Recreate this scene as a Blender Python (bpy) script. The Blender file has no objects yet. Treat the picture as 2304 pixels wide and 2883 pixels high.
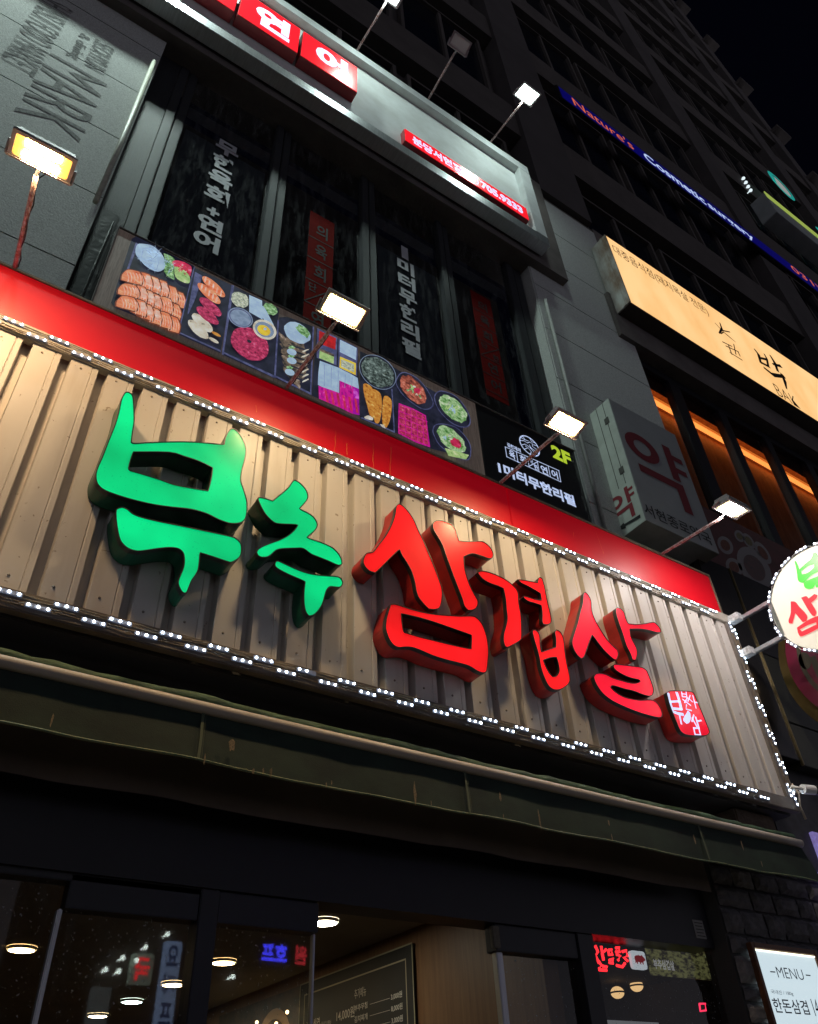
import bpy, bmesh, math, random
from mathutils import Vector, Matrix, geometry
random.seed(7)
C = bpy.context.scene
R = math.radians
# ------------------------------------------------------------------ camera
F = 2200.54; CX, CY = 1152.0, 1441.5; EYE = Vector((0, 0, 1.6))
ROT = Matrix(((0.83201332, -0.32855995, -0.44699239),
              (-0.55309368, -0.55361559, -0.62257301),
              (-0.0429094, 0.76521771, -0.64233998)))
cd = bpy.data.cameras.new('camera'); cam = bpy.data.objects.new('camera', cd)
C.collection.objects.link(cam); C.camera = cam
cam.matrix_world = Matrix.Translation(EYE) @ ROT.to_4x4()
cd.sensor_fit = 'HORIZONTAL'; cd.sensor_width = 36; cd.lens = F / 2304 * 36
cd.clip_start = 0.05; cd.clip_end = 500
# ------------------------------------------------------------------ world: night sky over a lit town
w = bpy.data.worlds.new('World'); C.world = w; w.use_nodes = True
nt = w.node_tree; bg = nt.nodes['Background']
tc = nt.nodes.new('ShaderNodeTexCoord'); sp = nt.nodes.new('ShaderNodeSeparateXYZ'); cr = nt.nodes.new('ShaderNodeValToRGB')
nt.links.new(tc.outputs['Generated'], sp.inputs[0]); nt.links.new(sp.outputs['Z'], cr.inputs[0]); nt.links.new(cr.outputs[0], bg.inputs[0])
cr.color_ramp.elements[0].position = 0.0; cr.color_ramp.elements[0].color = (0.26, 0.25, 0.285, 1)
cr.color_ramp.elements[1].position = 0.55; cr.color_ramp.elements[1].color = (0.0006, 0.0007, 0.0020, 1)
e_ = cr.color_ramp.elements.new(0.28); e_.color = (0.10, 0.097, 0.12, 1)
bg.inputs[1].default_value = 1.0
C.view_settings.view_transform = 'Standard'; C.view_settings.look = 'None'
C.view_settings.exposure = 0.0; C.view_settings.gamma = 1.0
C.cycles.use_denoising = True
try: C.cycles.denoiser = 'OPENIMAGEDENOISE'
except Exception: pass
C.cycles.max_bounces = 6; C.cycles.diffuse_bounces = 3; C.cycles.glossy_bounces = 3
C.cycles.transmission_bounces = 4; C.cycles.transparent_max_bounces = 8
C.cycles.sample_clamp_indirect = 4.0; C.cycles.caustics_reflective = False; C.cycles.caustics_refractive = False
# faint sun lamp, added to stand for the last trace of skyglow
sl = bpy.data.lights.new('skyglow_sun', 'SUN'); sl.energy = 0.012; sl.angle = R(12); sl.color = (.8, .85, 1)
so = bpy.data.objects.new('skyglow_sun', sl); so.rotation_euler = (R(48), 0, R(-25)); C.collection.objects.link(so)

# ------------------------------------------------------------------ pixel -> point on a real plane
def ray(px, py): return ROT @ Vector((px - CX, -(py - CY), -F))
def PY(p, y):
    d = ray(*p); return EYE + d * (y / d.y)
def PX(p, x):
    d = ray(*p); return EYE + d * (x / d.x)
def crop(ox, oy, s): return lambda *pts: [(ox + a / s, oy + b / s) for a, b in pts]

# ------------------------------------------------------------------ materials
def mat(name, col, rough=.6, metal=0., noise=0., nscale=6., col2=None, bump=0., bscale=60., em=None, es=0., spec=.5, stretch=(1, 1, 1), coat=0., detail=6, lo=.35, hi=.65):
    m = bpy.data.materials.new(name); m.use_nodes = True
    n = m.node_tree.nodes; l = m.node_tree.links; b = n['Principled BSDF']
    b.inputs['Base Color'].default_value = (*col, 1); b.inputs['Roughness'].default_value = rough
    b.inputs['Metallic'].default_value = metal; b.inputs['Specular IOR Level'].default_value = spec
    b.inputs['Coat Weight'].default_value = coat
    if em is not None:
        b.inputs['Emission Color'].default_value = (*em, 1); b.inputs['Emission Strength'].default_value = es
    if noise > 0 or bump > 0:
        t = n.new('ShaderNodeTexCoord'); mp = n.new('ShaderNodeMapping'); mp.inputs['Scale'].default_value = stretch
        g = n.new('ShaderNodeNewGeometry'); l.new(g.outputs['Position'], mp.inputs[0])
    if noise > 0:
        tx = n.new('ShaderNodeTexNoise'); tx.inputs['Scale'].default_value = nscale; tx.inputs['Detail'].default_value = detail
        tx.inputs['Roughness'].default_value = .62
        l.new(mp.outputs[0], tx.inputs['Vector'])
        r = n.new('ShaderNodeValToRGB'); r.color_ramp.elements[0].position = lo; r.color_ramp.elements[1].position = hi
        c2 = col2 if col2 else tuple(c * .45 for c in col)
        mixed = tuple(col[i] * (1 - noise) + c2[i] * noise for i in range(3))
        r.color_ramp.elements[0].color = (*mixed, 1); r.color_ramp.elements[1].color = (*col, 1)
        l.new(tx.outputs['Fac'], r.inputs[0]); l.new(r.outputs[0], b.inputs['Base Color'])
        if em == 'same' or (em is not None and es > 0 and coat == -1): pass
        m['ramp'] = 1
    if bump > 0:
        t2 = n.new('ShaderNodeTexNoise'); t2.inputs['Scale'].default_value = bscale; t2.inputs['Detail'].default_value = 5
        l.new(mp.outputs[0], t2.inputs['Vector'])
        bu = n.new('ShaderNodeBump'); bu.inputs['Strength'].default_value = bump; bu.inputs['Distance'].default_value = .01
        l.new(t2.outputs['Fac'], bu.inputs['Height']); l.new(bu.outputs[0], b.inputs['Normal'])
    return m
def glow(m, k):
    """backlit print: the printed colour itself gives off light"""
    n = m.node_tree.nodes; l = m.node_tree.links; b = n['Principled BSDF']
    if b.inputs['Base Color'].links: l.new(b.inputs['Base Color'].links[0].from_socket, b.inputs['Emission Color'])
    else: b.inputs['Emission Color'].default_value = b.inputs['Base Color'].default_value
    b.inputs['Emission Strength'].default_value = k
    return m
def emit(name, col, s):
    m = bpy.data.materials.new(name); m.use_nodes = True; n = m.node_tree.nodes; b = n['Principled BSDF']
    b.inputs['Base Color'].default_value = (*[min(.8, c) for c in col], 1)
    b.inputs['Emission Color'].default_value = (*col, 1); b.inputs['Emission Strength'].default_value = s
    return m
def wood(name, c1, c2, scale, stretch, rough=.5):
    return mat(name, c1, rough, noise=1, nscale=scale, col2=c2, stretch=stretch, detail=8, lo=.3, hi=.7)
def glass(name, tint=(.8, .85, .85), refl=.09, dirt_haze=0.0, rough=.02):
    m = bpy.data.materials.new(name); m.use_nodes = True; n = m.node_tree.nodes; l = m.node_tree.links
    n.remove(n['Principled BSDF']); out = n['Material Output']
    tr = n.new('ShaderNodeBsdfTransparent'); tr.inputs[0].default_value = (*tint, 1)
    gl = n.new('ShaderNodeBsdfGlossy'); gl.inputs['Roughness'].default_value = rough
    df = n.new('ShaderNodeBsdfDiffuse'); df.inputs[0].default_value = (.45, .47, .47, 1)
    fr = n.new('ShaderNodeFresnel'); fr.inputs[0].default_value = 1.6
    mx = n.new('ShaderNodeMixShader'); l.new(fr.outputs[0], mx.inputs[0]); l.new(tr.outputs[0], mx.inputs[1]); l.new(gl.outputs[0], mx.inputs[2])
    if dirt_haze > 0:
        g = n.new('ShaderNodeNewGeometry'); mp = n.new('ShaderNodeMapping'); mp.inputs['Scale'].default_value = (12, 12, 2.2)
        l.new(g.outputs['Position'], mp.inputs[0])
        t = n.new('ShaderNodeTexNoise'); t.inputs['Scale'].default_value = 1.2; t.inputs['Detail'].default_value = 9; t.inputs['Roughness'].default_value = .75
        l.new(mp.outputs[0], t.inputs[0])
        v = n.new('ShaderNodeTexNoise'); v.inputs['Scale'].default_value = 95; v.inputs['Detail'].default_value = 2; l.new(g.outputs['Position'], v.inputs[0])
        r = n.new('ShaderNodeMapRange'); r.inputs[1].default_value = .48; r.inputs[2].default_value = .78; r.inputs[4].default_value = dirt_haze
        l.new(t.outputs[0], r.inputs[0])
        r2 = n.new('ShaderNodeMapRange'); r2.inputs[1].default_value = .66; r2.inputs[2].default_value = .72; r2.inputs[4].default_value = .5
        l.new(v.outputs[0], r2.inputs[0])
        ad = n.new('ShaderNodeMath'); ad.operation = 'ADD'; ad.use_clamp = True; l.new(r.outputs[0], ad.inputs[0]); l.new(r2.outputs[0], ad.inputs[1])
        m2 = n.new('ShaderNodeMixShader'); l.new(ad.outputs[0], m2.inputs[0]); l.new(mx.outputs[0], m2.inputs[1]); l.new(df.outputs[0], m2.inputs[2])
        l.new(m2.outputs[0], out.inputs[0])
    else: l.new(mx.outputs[0], out.inputs[0])
    return m

# ------------------------------------------------------------------ mesh builder
class MB:
    def __init__(s): s.v = []; s.f = []; s.mi = []; s.m = 0
    def add(s, pts, faces):
        o = len(s.v); s.v += [Vector(p) for p in pts]
        for f in faces: s.f.append(tuple(o + i for i in f)); s.mi.append(s.m)
        return s
    def quad(s, a, b, c, d): return s.add([a, b, c, d], [(0, 1, 2, 3)])
    def box(s, x0, x1, y0, y1, z0, z1):
        p = [(x, y, z) for z in (z0, z1) for y in (y0, y1) for x in (x0, x1)]
        return s.add(p, [(0, 2, 3, 1), (4, 5, 7, 6), (0, 1, 5, 4), (2, 6, 7, 3), (0, 4, 6, 2), (1, 3, 7, 5)])
    def bbox(s, x0, x1, y0, y1, z0, z1, b=.004):
        """box with chamfered edges"""
        bm = bmesh.new(); r = bmesh.ops.create_cube(bm, size=1)
        for v in bm.verts: v.co = Vector((x0 + (v.co.x + .5) * (x1 - x0), y0 + (v.co.y + .5) * (y1 - y0), z0 + (v.co.z + .5) * (z1 - z0)))
        b = min(b, .3 * min(abs(x1 - x0), abs(y1 - y0), abs(z1 - z0)))
        bmesh.ops.bevel(bm, geom=bm.edges[:], offset=b, segments=2, affect='EDGES')
        return s.frombm(bm)
    def frombm(s, bm, M=None):
        bm.verts.index_update(); P = [(M @ v.co if M else v.co.copy()) for v in bm.verts]
        s.add(P, [tuple(v.index for v in f.verts) for f in bm.faces]); bm.free(); return s
    def tube(s, path, r, n=10, cap=True):
        path = [Vector(p) for p in path]; rings = []
        rr = r if isinstance(r, (list, tuple)) else [r] * len(path)
        for i, p in enumerate(path):
            d = (path[min(i + 1, len(path) - 1)] - path[max(i - 1, 0)]).normalized()
            u = d.cross(Vector((0, 0, 1)) if abs(d.z) < .9 else Vector((1, 0, 0))).normalized(); v = d.cross(u)
            rings.append([p + (u * math.cos(a) + v * math.sin(a)) * rr[i] for a in [2 * math.pi * k / n for k in range(n)]])
        pts = [q for g in rings for q in g]; fs = []
        for i in range(len(path) - 1):
            for k in range(n): fs.append((i * n + k, i * n + (k + 1) % n, (i + 1) * n + (k + 1) % n, (i + 1) * n + k))
        if cap: fs.append(tuple(range(n))[::-1]); fs.append(tuple((len(path) - 1) * n + k for k in range(n)))
        return s.add(pts, fs)
    def cap(s, loops):
        """fill outline + holes (3-D coplanar loops)"""
        tri = geometry.tessellate_polygon(loops); pts = [p for l in loops for p in l]
        return s.add(pts, [t for t in tri])
    def wall(s, loop, off):
        n = len(loop); return s.add(list(loop) + [p + off for p in loop], [(i, (i + 1) % n, n + (i + 1) % n, n + i) for i in range(n)])
    def disc(s, c, ux, uz, r, n=32, r2=None):
        c, ux, uz = Vector(c), Vector(ux), Vector(uz)
        out = [c + ux * r * math.cos(a) + uz * r * math.sin(a) for a in [2 * math.pi * k / n for k in range(n)]]
        if r2 is None: return s.add(out, [tuple(range(n))])
        inn = [c + ux * r2 * math.cos(a) + uz * r2 * math.sin(a) for a in [2 * math.pi * k / n for k in range(n)]]
        return s.add(out + inn, [(i, (i + 1) % n, n + (i + 1) % n, n + i) for i in range(n)])
    def stroke(s, pts, wd, nrm=(0, 1, 0)):
        """flat ribbon along a polyline lying in a plane"""
        nrm = Vector(nrm); pts = [Vector(p) for p in pts]; L = []; Rr = []
        for i, p in enumerate(pts):
            d = (pts[min(i + 1, len(pts) - 1)] - pts[max(i - 1, 0)]).normalized(); t = nrm.cross(d).normalized()
            ww = wd[i] if isinstance(wd, (list, tuple)) else wd
            e = d * ww * .45 * (-1 if i == 0 else 1 if i == len(pts) - 1 else 0)
            L.append(p + e + t * ww / 2); Rr.append(p + e - t * ww / 2)
        n = len(pts); return s.add(L + Rr, [(i, i + 1, n + i + 1, n + i) for i in range(n - 1)])
    def mesh(s, name, mats, o, smooth=False):
        me = bpy.data.meshes.new(name); me.from_pydata([v - o for v in s.v], [], s.f)
        for m in (mats if isinstance(mats, (list, tuple)) else [mats]): me.materials.append(m)
        me.polygons.foreach_set('material_index', s.mi)
        if smooth: me.polygons.foreach_set('use_smooth', [True] * len(me.polygons))
        me.update(); return me
    def obj(s, name, mats, parent=None, smooth=False, label=None):
        if parent is not None: o = origin_of(parent)
        else:
            a = [min(v[i] for v in s.v) for i in range(3)]; b = [max(v[i] for v in s.v) for i in range(3)]
            o = Vector(((a[0] + b[0]) / 2, (a[1] + b[1]) / 2, a[2]))
        ob = bpy.data.objects.new(name, s.mesh(name, mats, o, smooth)); C.collection.objects.link(ob)
        if parent is not None: ob.parent = parent
        else: ob.location = o
        if label: ob['label'] = label
        return ob
def origin_of(o):
    v = Vector((0, 0, 0))
    while o is not None: v += o.location; o = o.parent
    return v
def tag(o, label, cat, group=None):
    o['label'] = label; o['category'] = cat
    if group: o['group'] = group
    return o
def struct(o, kind='structure'): o['kind'] = kind; return o
def thing(name, loc, label, cat, group=None):
    e = bpy.data.objects.new(name, None); e.empty_display_size = .1; e.location = loc; C.collection.objects.link(e)
    return tag(e, label, cat, group)

def smooth_loop(pts, k=3, sharp=48):
    """Catmull-Rom through the traced outline, keeping sharp corners"""
    n = len(pts); out = []
    def is_corner(i):
        a = pts[i] - pts[i - 1]; b = pts[(i + 1) % n] - pts[i]
        return a.angle(b, 0) > R(sharp)
    cor = [is_corner(i) for i in range(n)]
    for i in range(n):
        p1, p2 = pts[i], pts[(i + 1) % n]
        p0 = pts[i - 1] if not cor[i] else p1 - (p2 - p1) * .3
        p3 = pts[(i + 2) % n] if not cor[(i + 1) % n] else p2 + (p2 - p1) * .3
        for j in range(k):
            t = j / k
            out.append(.5 * ((2 * p1) + (p2 - p0) * t + (2 * p0 - 5 * p1 + 4 * p2 - p3) * t * t + (3 * p1 - p0 - 3 * p2 + p3) * t ** 3))
    return out

_tc = {}
def text_geo(body, bold=0.):
    k = (body, bold)
    if k not in _tc:
        c = bpy.data.curves.new('t', 'FONT'); c.body = body; c.offset = bold; c.resolution_u = 3; c.align_x = 'LEFT'
        o = bpy.data.objects.new('t', c); C.collection.objects.link(o)
        me = bpy.data.meshes.new_from_object(o.evaluated_get(bpy.context.evaluated_depsgraph_get()))
        vs = [v.co.copy() for v in me.vertices]; fs = [tuple(p.vertices) for p in me.polygons]
        bpy.data.objects.remove(o); bpy.data.curves.remove(c); bpy.data.meshes.remove(me); _tc[k] = (vs, fs)
    return _tc[k]
def text(mb, body, o, ux, uz, wd, ht, bold=.0, extr=None):
    """lettering fitted into the rectangle o, o+ux*wd, o+uz*ht"""
    vs, fs = text_geo(body, bold); x0 = min(v.x for v in vs); x1 = max(v.x for v in vs); y0 = min(v.y for v in vs); y1 = max(v.y for v in vs)
    o, ux, uz = Vector(o), Vector(ux), Vector(uz)
    return mb.add([o + ux * ((v.x - x0) / (x1 - x0) * wd) + uz * ((v.y - y0) / (y1 - y0) * ht) for v in vs], fs)
def ty(mb, body, y, L, Rr, T, B, bold=.0):
    """lettering on the plane y: x from pixels L,R ; z from pixels T,B"""
    x0, x1, z1, z0 = PY(L, y).x, PY(Rr, y).x, PY(T, y).z, PY(B, y).z
    return text(mb, body, (x0, y, z0), (1, 0, 0), (0, 0, 1), x1 - x0, z1 - z0, bold)

# ------------------------------------------------------------------ shared materials
M = {}
M['cream_metal'] = mat('corrugated_metal', (.66, .635, .60), .45, noise=.3, nscale=2.2, col2=(.46, .43, .39), bump=.02, bscale=14, stretch=(1, 1, .5), spec=.4)
def streaky(m, dark=.55):
    n = m.node_tree.nodes; l = m.node_tree.links; b = n['Principled BSDF']; src = b.inputs['Base Color'].links[0].from_socket
    g = n.new('ShaderNodeNewGeometry'); mp = n.new('ShaderNodeMapping'); mp.inputs['Scale'].default_value = (9, 9, 1.0); l.new(g.outputs['Position'], mp.inputs[0])
    t = n.new('ShaderNodeTexNoise'); t.inputs['Scale'].default_value = 1.5; t.inputs['Detail'].default_value = 7; l.new(mp.outputs[0], t.inputs[0])
    a = n.new('ShaderNodeMapRange'); a.inputs[1].default_value = .54; a.inputs[2].default_value = .85; a.inputs[4].default_value = .42; l.new(t.outputs[0], a.inputs[0])
    t2 = n.new('ShaderNodeTexNoise'); t2.inputs['Scale'].default_value = 38; t2.inputs['Detail'].default_value = 3; l.new(g.outputs['Position'], t2.inputs[0])
    a2 = n.new('ShaderNodeMapRange'); a2.inputs[1].default_value = .705; a2.inputs[2].default_value = .74; l.new(t2.outputs[0], a2.inputs[0])
    mx = n.new('ShaderNodeMath'); mx.operation = 'MAXIMUM'; l.new(a.outputs[0], mx.inputs[0]); l.new(a2.outputs[0], mx.inputs[1])
    c = n.new('ShaderNodeMix'); c.data_type = 'RGBA'; c.blend_type = 'MULTIPLY'; l.new(mx.outputs[0], c.inputs[0]); l.new(src, c.inputs[6]); c.inputs[7].default_value = (dark, dark * .9, dark * .8, 1)
    l.new(c.outputs[2], b.inputs['Base Color']); return m
streaky(M['cream_metal'])
def uneven(m, k=.38, sc=3.2):
    """lamps inside a lit letter are never even"""
    n = m.node_tree.nodes; l = m.node_tree.links; b = n['Principled BSDF']; s0 = b.inputs['Emission Strength'].default_value
    g = n.new('ShaderNodeNewGeometry'); t = n.new('ShaderNodeTexNoise'); t.inputs['Scale'].default_value = sc; t.inputs['Detail'].default_value = 2; l.new(g.outputs['Position'], t.inputs[0])
    a = n.new('ShaderNodeMapRange'); a.inputs[1].default_value = .32; a.inputs[2].default_value = .68; a.inputs[3].default_value = s0 * (1 - k); a.inputs[4].default_value = s0 * (1 + k * .5); l.new(t.outputs[0], a.inputs[0])
    t2 = n.new('ShaderNodeTexNoise'); t2.inputs['Scale'].default_value = 120; t2.inputs['Detail'].default_value = 4; l.new(g.outputs['Position'], t2.inputs[0])
    a2 = n.new('ShaderNodeMapRange'); a2.inputs[1].default_value = .66; a2.inputs[2].default_value = .74; a2.inputs[3].default_value = 1; a2.inputs[4].default_value = .55; l.new(t2.outputs[0], a2.inputs[0])
    q = n.new('ShaderNodeMath'); q.operation = 'MULTIPLY'; l.new(a.outputs[0], q.inputs[0]); l.new(a2.outputs[0], q.inputs[1]); l.new(q.outputs[0], b.inputs['Emission Strength']); return m
M['stone'] = mat('granite_tile', (.60, .625, .60), .85, noise=.75, nscale=150, col2=(.24, .25, .24), bump=.35, bscale=90, lo=.3, hi=.6)
M['joint'] = mat('tile_joint', (.03, .03, .03), .9)
M['concrete'] = mat('dark_concrete', (.17, .15, .14), .9, noise=.6, nscale=3, bump=.3, bscale=30)
M['upper_wall'] = mat('upper_wall', (.085, .076, .075), .85, noise=.5, nscale=1.2, bump=.1, bscale=20)
M['upper_slab'] = mat('upper_slab', (.10, .088, .082), .85, noise=.5, nscale=2)
M['dark_glass'] = mat('dark_glass', (.01, .012, .018), .12, spec=.5)
M['alu'] = mat('window_aluminium', (.042, .045, .05), .5, metal=.3, noise=.3, nscale=8)
M['alu_bright'] = mat('bright_aluminium', (.5, .52, .53), .3, metal=.9, noise=.3, nscale=10)
M['black'] = mat('black_paint', (.012, .012, .015), .45, noise=.4, nscale=9)
M['black_metal'] = mat('black_metal_frame', (.014, .015, .02), .4, noise=.3, nscale=20)
M['black_wood'] = mat('black_stained_wood', (.022, .024, .03), .5, noise=.8, nscale=5, stretch=(22, 1, 1), bump=.3, bscale=20)
M['white_frame'] = mat('white_painted_frame', (.72, .76, .76), .55, noise=.35, nscale=5, col2=(.36, .36, .34), metal=.1, bump=.05)
M['silver'] = mat('brushed_steel', (.62, .64, .66), .42, metal=.95, noise=.4, nscale=7, stretch=(14, 1, 1))
M['rust_pole'] = mat('rusty_painted_pole', (.50, .42, .43), .55, noise=.9, nscale=55, col2=(.22, .085, .06), lo=.38, hi=.6)
M['housing'] = mat('grey_aluminium_housing', (.36, .33, .34), .4, metal=.4, noise=.4, nscale=30)

# ================================================================== GROUND
ground = struct(MB().quad((-60, -60, -.004), (90, -60, -.004), (90, 3.2, -.004), (-60, 3.2, -.004)).obj('road', mat('asphalt', (.05, .05, .052), .85, noise=.5, nscale=9, bump=.4)))
pv = MB(); pv.box(-40, 60, -1.2, 3.2, -.1, .12)
struct(pv.obj('pavement', mat('paving', (.19, .18, .17), .8, noise=.5, nscale=4, bump=.3)))

# ================================================================== THE BUILDING
bld = thing('building', (9, 4, 0), 'dark multi-storey building clad in grey stone tiles with lit shop signs along its front', 'building')
WY = 3.05     # stone face
# stone piers
def pier(name, x0, x1, z0, z1, joints):
    m = MB(); js = sorted([z for z in joints if z0 < z < z1]); g = .006
    zz = [z0] + [j for j in js] + [z1]
    for a, b in zip(zz[:-1], zz[1:]): m.box(x0, x1, WY, WY + .15, a + g, b - g)
    m.m = 1; m.box(x0 + .004, x1 - .004, WY + .008, WY + .145, z0, z1)
    return m.obj(name, [M['stone'], M['joint']], bld)
J1 = crop(0, 0, 3.5896)
jz = [PY(p, WY).z for p in J1((670, 940 * .93), (800, 270), (900, 1650))]
JL = [8.36, 7.78, 7.20, 6.62, 6.04, 5.46]
pier('stone_pier', -6, -.055, 4.2, 14, [4.9, 5.62, 6.38, 7.14, 7.90, 8.66, 9.4, 10.2, 11])
pier('stone_pier', 3.97, 5.46, 4.2, 11, [4.9, 5.62, 6.38, 7.14, 7.90, 8.66, 9.4, 10.2])
m = MB(); m.box(3.955, 3.985, 3.06, 3.26, 5, 8.97); m.obj('window_reveal', M['stone'], bld)
# floor beam / soffit over the windows
m = MB(); m.box(-6, 4.45, 2.96, 3.4, 8.97, 11.1); m.obj('floor_beam', M['concrete'], bld)
m = MB(); m.box(5.2, 21.2, 3.0, 3.4, 8.60, 9.4); m.box(5.46, 21.2, WY, 3.4, 9.4, 11.1); m.obj('floor_beam', M['concrete'], bld)
m = MB(); m.box(4.45, 5.46, WY + .02, 3.4, 11, 11.1); m.obj('floor_beam', M['concrete'], bld)
# wall below the second floor windows and over the shop
m = MB(); m.box(-6, 6.0, 3.2, 3.35, 3.3, 5.3); m.obj('wall_band', M['concrete'], bld)
# upper floors
m = MB(); m.box(-6, 21.2, 3.30, 3.6, 11.1, 48); m.obj('wall', M['upper_wall'], bld)
m = MB()
for z in [13.2, 16.9, 20.6, 24.3, 28.0, 31.7, 35.4, 39.1, 42.8, 46.5]:
    m.box(-6, 21.2, WY, 3.32, z - .55, z + .45)
m.obj('spandrel_band', M['upper_slab'], bld)
m = MB()
for x in [-2.1, 4.5, 11.1, 17.7]: m.box(x, x + .9, WY - .06, 3.32, 11.1, 48)
m.box(20.5, 21.25, WY - .06, 8, 3, 48)
m.obj('wall_pier', M['upper_wall'], bld)
nwin = 0
for fi, z in enumerate([11.25, 13.75, 17.45, 21.15, 24.85, 28.55, 32.25, 35.95, 39.65, 43.35]):
    z1 = 12.55 if fi == 0 else z + 2.55
    for x0 in [-1.1, 5.5, 12.1, 18.7]:
        for k in range(3 if x0 < 18 else 1):
            if fi > 6 and x0 < 5: continue
            if nwin >= 90: continue
            nwin += 1
            a = x0 + .1 + k * 1.83; b = a + 1.66
            f = MB(); t = .055
            f.box(a, b, 3.20, 3.29, z1 - t, z1); f.box(a, b, 3.20, 3.29, z, z + t)
            f.box(a, a + t, 3.20, 3.29, z + t, z1 - t); f.box(b - t, b, 3.20, 3.29, z + t, z1 - t)
            f.box((a + b) / 2 - .03, (a + b) / 2 + .03, 3.21, 3.285, z + t, z1 - t)
            fo = f.obj('window', M['upper_slab'], bld)
            MB().quad((a + t, 3.26, z + t), (b - t, 3.26, z + t), (b - t, 3.26, z1 - t), (a + t, 3.26, z1 - t)).obj('pane', M['dark_glass'], fo)
# slab ends standing out at the far corner of the building
for z in [19.5, 22.3, 25.3, 28.6, 32.4, 37, 42, 47]:
    MB().box(20.9, 21.75, 2.7, 5.5, z, z + .22).obj('balcony_slab', M['upper_slab'], bld)
# conduits at the two window corners
m = MB(); m.tube([(-.085, 3.025, 6.26), (-.082, 3.025, 7.2), (-.088, 3.025, 8.47)], .016, 8); tag(m.obj('conduit', mat('cream_pvc', (.66, .68, .55), .4, noise=.4, nscale=20), smooth=True), 'cream plastic conduit running up the corner of the stone pier left of the windows', 'pipe')
m = MB(); m.tube([(4.055, 3.03, 5.2), (4.05, 3.03, 6.8), (4.055, 3.03, 8.4)], .017, 8); tag(m.obj('conduit', mat('grey_pipe', (.42, .43, .41), .5, noise=.4, nscale=20), smooth=True), 'grey metal pipe running up the pier between the dark windows and the orange windows', 'pipe')

# ghost lettering on the left pier (old glue marks)
ghost = mat('glue_marks', (.25, .26, .25), .9, noise=.8, nscale=45, col2=(.08, .08, .08), lo=.4, hi=.55)
gt = MB(); gy = WY - .003
def ghost_text(mb, body, pT, pB, wide, bold):
    a, b = PY(pT, gy), PY(pB, gy); d = (b - a); L = d.length; ux = d.normalized(); uz = Vector((-ux.z, 0, ux.x))
    vs, fs = text_geo(body, bold); x0 = min(v.x for v in vs); x1 = max(v.x for v in vs); y0 = min(v.y for v in vs); y1 = max(v.y for v in vs)
    mb.add([a + ux * ((v.x - x0) / (x1 - x0) * L) + uz * (((v.y - y0) / (y1 - y0) - .5) * wide + .004 * math.sin(v.x * 9)) for v in vs], fs)
ghost_text(gt, 'SHINSUI FOOD MARKET', *J1((590, 20), (170, 690)), .22, .0)
ghost_text(gt, 'MARK', *J1((800, 690), (480, 1290)), .40, .0)
ghost_text(gt, '& dining', *J1((850, 340), (735, 585)), .10, .012)
ghost_text(gt, 'SEOHYUN', *J1((1060, 440), (950, 700)), .15, .01)
gt.obj('ghost_lettering', ghost, bld)

# ================================================================== SECOND FLOOR WINDOWS (dark restaurant)
GY = 3.2
win = thing('window_row', (2, GY, 5.2), 'row of dark second floor windows with vertical lettering above the food banner', 'window')
fr = MB()
for a, b in [(.12, .275), (1.035, 1.185), (1.925, 2.08), (2.80, 2.95), (3.70, 3.93)]:
    mid = (a + b) / 2
    fr.bbox(a, mid - .006, GY - .05, GY + .03, 5.0, 8.97, .006); fr.bbox(mid + .006, b, GY - .035, GY + .03, 5.0, 8.97, .006)
fr.obj('frame', M['alu'], win)
m = MB(); m.box(-.05, .115, GY - .04, GY + .04, 5, 8.97); m.obj('side_board', M['black_wood'], win)
pane = glass('window_glass', (.62, .66, .66), dirt_haze=.17)
GL = [(.275, 1.035), (1.185, 1.925), (2.08, 2.80), (2.95, 3.70)]
for a, b in GL: MB().quad((a, GY, 5.0), (b, GY, 5.0), (b, GY, 8.96), (a, GY, 8.96)).obj('pane', pane, win)
fl = MB(); ft = M['film'] = mat('grey_window_film', (.22, .24, .26), .5, noise=.6, nscale=14, stretch=(6, 1, .6))
for a, b in GL[:1]: fl.box(a + .03, b - .03, GY + .012, GY + .016, 5.4, 8.1)
fl.box(2.12, 2.76, GY + .012, GY + .016, 5.4, 8.0)
fl.obj('window_film', ft, win)
grey_ink = mat('grey_vinyl', (.52, .54, .57), .6)
lt = MB(); TYY = GY - .004
c5 = crop(560, 350, 5.39)
xa, xb = PY((541, 673), TYY).x, PY((622, 678), TYY).x; zt = PY(c5((400, 240))[0], TYY).z; zb = PY(c5((250, 1990))[0], TYY).z
hh = (zt - zb) / 6.55
z = zt
for ch, k in zip('무한육회+연어', (1, 1, 1, 1, .75, .9, .9)):
    s = .5 if ch == '+' else 1
    text(lt, ch, (xa + (xb - xa) * (1 - s) / 2, TYY, z - hh * k * .93), (1, 0, 0), (0, 0, 1), (xb - xa) * s, hh * k * (.88 if ch != '+' else .6), .045); z -= hh * k
lt.obj('lettering', grey_ink, win); lt = MB()
c6 = crop(900, 700, 2.15375)
xa, xb = PY(c6((470, 50))[0], TYY).x, PY(c6((572, 110))[0], TYY).x
zt = PY((1137.7, 692), TYY).z; zb = PY((1160, 1005), TYY).z; hh = (zt - zb) / 7; z = zt
for ch in '1미터무한리필':
    s = .4 if ch == '1' else 1
    text(lt, ch, (xa + (xb - xa) * (1 - s) / 2, TYY, z - hh * .92), (1, 0, 0), (0, 0, 1), (xb - xa) * s, hh * .86, .045); z -= hh
lt.obj('lettering', grey_ink, win)
redfilm = mat('red_window_film', (.17, .010, .008), .9, noise=.4, nscale=10, spec=.05)
blk = mat('black_vinyl', (.02, .015, .015), .6)
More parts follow.
